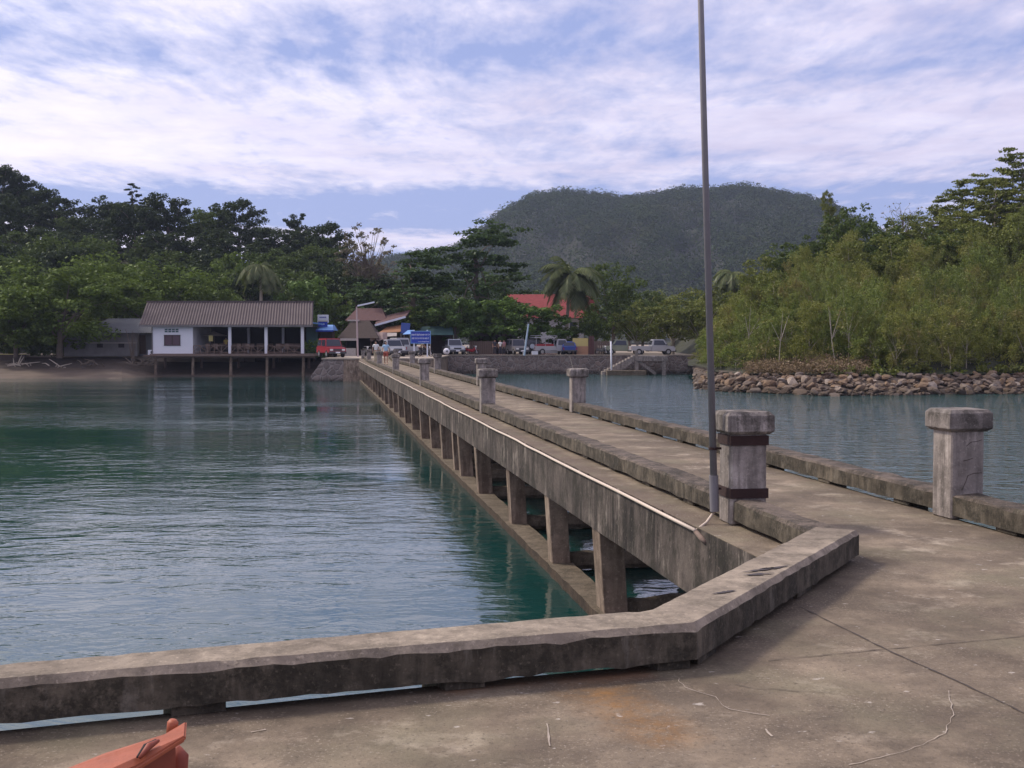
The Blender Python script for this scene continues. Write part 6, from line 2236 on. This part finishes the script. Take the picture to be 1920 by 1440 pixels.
def person(label, top, bottom, short=True, H=1.68, stride=.22, arm=(.1, -.1), hairlong=False, cap=None, group=None, sleeve=True, bend=0.0):
    """walking figure facing -y, feet on z=0"""
    t_ = thing('person', label, 'person', (0, 0, 0), group)
    s = H / 1.70
    hp = .90 * s
    N = {}
    N['pelvis'] = (0, 0, hp, (.13 * s, .10 * s))
    N['waist'] = (0, .0, 1.06 * s, (.115 * s, .085 * s))
    N['chest'] = (0, .01 - bend, 1.26 * s, (.145 * s, .10 * s))
    N['shoulders'] = (0, .015 - bend, 1.40 * s, (.12 * s, .075 * s))
    N['neck'] = (0, .0 - bend, 1.47 * s, .05 * s)
    N['skull'] = (0, -.015 - bend, 1.56 * s, .072 * s)
    N['crown'] = (0, -.01 - bend, 1.655 * s, .066 * s)
    N['nose'] = (0, -.105 - bend, 1.575 * s, .014 * s)
    E = [('pelvis', 'waist'), ('waist', 'chest'), ('chest', 'shoulders'), ('shoulders', 'neck'), ('neck', 'skull'), ('skull', 'crown'), ('skull', 'nose')]
    for sd, nm in ((-1, 'a'), (1, 'b')):
        st_ = stride * sd
        N['hip' + nm] = (sd * .09 * s, 0, .86 * s, .088 * s)
        N['knee' + nm] = (sd * .095 * s, -st_ * .45 - .03, .47 * s, .056 * s)
        N['ankle' + nm] = (sd * .095 * s, -st_ * (1 if sd > 0 else 1.0) + .03, .085 * s, .038 * s)
        N['toe' + nm] = (sd * .11 * s, -st_ - .13, .035 * s, .034 * s)
        E += [('pelvis', 'hip' + nm), ('hip' + nm, 'knee' + nm), ('knee' + nm, 'ankle' + nm), ('ankle' + nm, 'toe' + nm)]
        aw = arm[0] if sd < 0 else arm[1]
        N['sh' + nm] = (sd * .185 * s, .01 - bend, 1.39 * s, .056 * s)
        N['el' + nm] = (sd * .235 * s, -aw * .8 + .02 - bend, 1.12 * s, .042 * s)
        N['wr' + nm] = (sd * .235 * s, -aw * 1.9 - .05 - bend, .89 * s, .028 * s)
        N['pa' + nm] = (sd * .235 * s, -aw * 2.1 - .06 - bend, .82 * s, (.022 * s, .036 * s))
        E += [('shoulders', 'sh' + nm), ('sh' + nm, 'el' + nm), ('el' + nm, 'wr' + nm), ('wr' + nm, 'pa' + nm)]
        px_, py_, pz_ = N['pa' + nm][:3]
        for f in range(4):
            dy = (-.030 + f * .020) * s
            ln_ = (.070, .080, .076, .060)[f] * s
            N[f'f{f}' + nm] = (px_, py_ + dy - .005, pz_ - .035 * s, .0095 * s)
            N[f'g{f}' + nm] = (px_ - sd * .012, py_ + dy - .008, pz_ - .035 * s - ln_ * .6, .0085 * s)
            N[f'h{f}' + nm] = (px_ - sd * .03, py_ + dy - .008, pz_ - .035 * s - ln_, .0075 * s)
            E += [('pa' + nm, f'f{f}' + nm), (f'f{f}' + nm, f'g{f}' + nm), (f'g{f}' + nm, f'h{f}' + nm)]
        N['th' + nm] = (px_ - sd * .012, py_ - .05 * s, pz_ - .005 * s, .011 * s)
        N['tj' + nm] = (px_ - sd * .02, py_ - .07 * s, pz_ - .04 * s, .009 * s)
        E += [('pa' + nm, 'th' + nm), ('th' + nm, 'tj' + nm)]
    skinned('body', N, E, M['skin'], t_)
    # shirt
    k = 1.17
    S = {q: (*N[q][:3], tuple(x * k for x in N[q][3])) for q in ('pelvis', 'waist', 'chest', 'shoulders')}
    S['pelvis'] = (0, 0, .93 * s, (.148 * s, .118 * s))
    SE = [('pelvis', 'waist'), ('waist', 'chest'), ('chest', 'shoulders')]
    for nm in 'ab':
        S['sh' + nm] = (*N['sh' + nm][:3], .07 * s)
        a, b2 = Vector(N['sh' + nm][:3]), Vector(N['el' + nm][:3])
        q = a.lerp(b2, .65 if sleeve else .12)
        S['sl' + nm] = (*q, .062 * s)
        SE += [('shoulders', 'sh' + nm), ('sh' + nm, 'sl' + nm)]
    skinned('shirt', S, SE, top, t_)
    Tn = {'pelvis': (0, 0, .93 * s, (.15 * s, .12 * s))}
    TE = []
    for nm in 'ab':
        h_, kn, an = (Vector(N[q + nm][:3]) for q in ('hip', 'knee', 'ankle'))
        Tn['hip' + nm] = (*h_, .108 * s)
        TE.append(('pelvis', 'hip' + nm))
        if short:
            Tn['cuff' + nm] = (*h_.lerp(kn, .8), .088 * s)
            TE.append(('hip' + nm, 'cuff' + nm))
        else:
            Tn['kn' + nm] = (*kn, .078 * s)
            Tn['cuff' + nm] = (*kn.lerp(an, .92), .065 * s)
            TE += [('hip' + nm, 'kn' + nm), ('kn' + nm, 'cuff' + nm)]
    skinned('shorts' if short else 'trousers', Tn, TE, bottom, t_)
    # hair, eyes, mouth, ears
    HN = {'top': (0, .008 - bend, 1.655 * s, .078 * s), 'back': (0, .05 - bend, 1.60 * s, .066 * s), 'nape': (0, .055 - bend, (1.42 if hairlong else 1.53) * s, .045 * s)}
    skinned('hair', HN, [('top', 'back'), ('back', 'nape')], cap or M['hair'], t_)
    for sd in (-1, 1):
        mb = MB(); mb.cyl((sd * .03 * s, -.088 * s - bend, 1.60 * s), .010 * s, .008, 'y', 8); mb.build('eye', M['rubber'], t_)
        mb = MB(); mb.box((sd * .075 * s, -.0 - bend, 1.575 * s), (.016 * s, .032 * s, .058 * s)); mb.build('ear', M['skin'], t_, bevel=.006)
    mb = MB(); mb.box((0, -.088 * s - bend, 1.535 * s), (.042 * s, .01, .009 * s)); mb.build('mouth', M['shorts_red'], t_)
    for nm, sd in (('a', -1), ('b', 1)):
        ax, ay, az = N['toe' + nm][:3]
        mb = MB(); mb.box((ax, ay + .10 * s, .012), (.09 * s, .27 * s, .02)); mb.build('sandal', M['bumper'], t_, bevel=.006)
    return t_


def stand(p, u, y_, rz=0.0, z=None):
    place(p, (GX(u, y_), y_, (GZ if z is None else z) + .006), rz)


w1_ = person('person in a pale blue printed top and rust red shorts walking along the pier', M['shirt_blue'], M['shorts_red'], True, 1.70, .24, (.12, -.1), True)
wp = P(4.75, 86, 0.004)
place(w1_, wp, -.1 + PA)
w2_ = person('person in a white shirt and khaki trousers walking behind on the pier', M['shirt_white'], M['khaki'], False, 1.72, -.22, (-.1, .12), False)
place(w2_, P(4.35, 93, .004), .1 + PA)
w3_ = person('person in a white shirt standing among the shade trees on the quay', M['shirt_white'], M['dark_cloth'], False, 1.66, .05, (.02, .03))
stand(w3_, 938, 129, .4)
w4_ = person('person in a dull pink shirt standing beside the one in white', M['pink_cloth'], M['dark_cloth'], False, 1.64, .04, (.0, .05))
stand(w4_, 945, 130, -.6)
w5_ = person('person in dark clothes standing at the left of the quay group', M['dark_cloth'], M['dark_cloth'], False, 1.68, .05, (.05, .0))
stand(w5_, 928, 129.5, .1)
w6_ = person('person in khaki bending over a motorcycle below the blue sign board', M['khaki'], M['dark_cloth'], False, 1.6, .1, (.25, .22), bend=.16)
stand(w6_, 789, 115, 1.2)
w7_ = person('person in a yellow shirt standing inside the dining hall', M['yellow_cloth'], M['dark_cloth'], False, 1.64, .04, (.05, .05))
stand(w7_, 424, HY + 2.5, .3, DZ)

# ------------------------------------------------------------------ air
hz = MB()
hz.box((0, 690, 117), (2600, 1640, 242))
ho = hz.build('haze', mat_new('thin_air')[0])
hm = ho.data.materials[0]
nt = hm.node_tree
pb = [n for n in nt.nodes if n.type == 'BSDF_PRINCIPLED'][0]
nt.nodes.remove(pb)
vol = nt.nodes.new('ShaderNodeVolumePrincipled')
vol.inputs['Color'].default_value = (.62, .72, 1.0, 1)
vol.inputs['Density'].default_value = HAZE
vol.inputs['Anisotropy'].default_value = .2
out = [n for n in nt.nodes if n.type == 'OUTPUT_MATERIAL'][0]
nt.links.new(vol.outputs[0], out.inputs['Volume'])
tag(ho, 'thin bluish haze in the air over the bay', None, None, 'stuff')
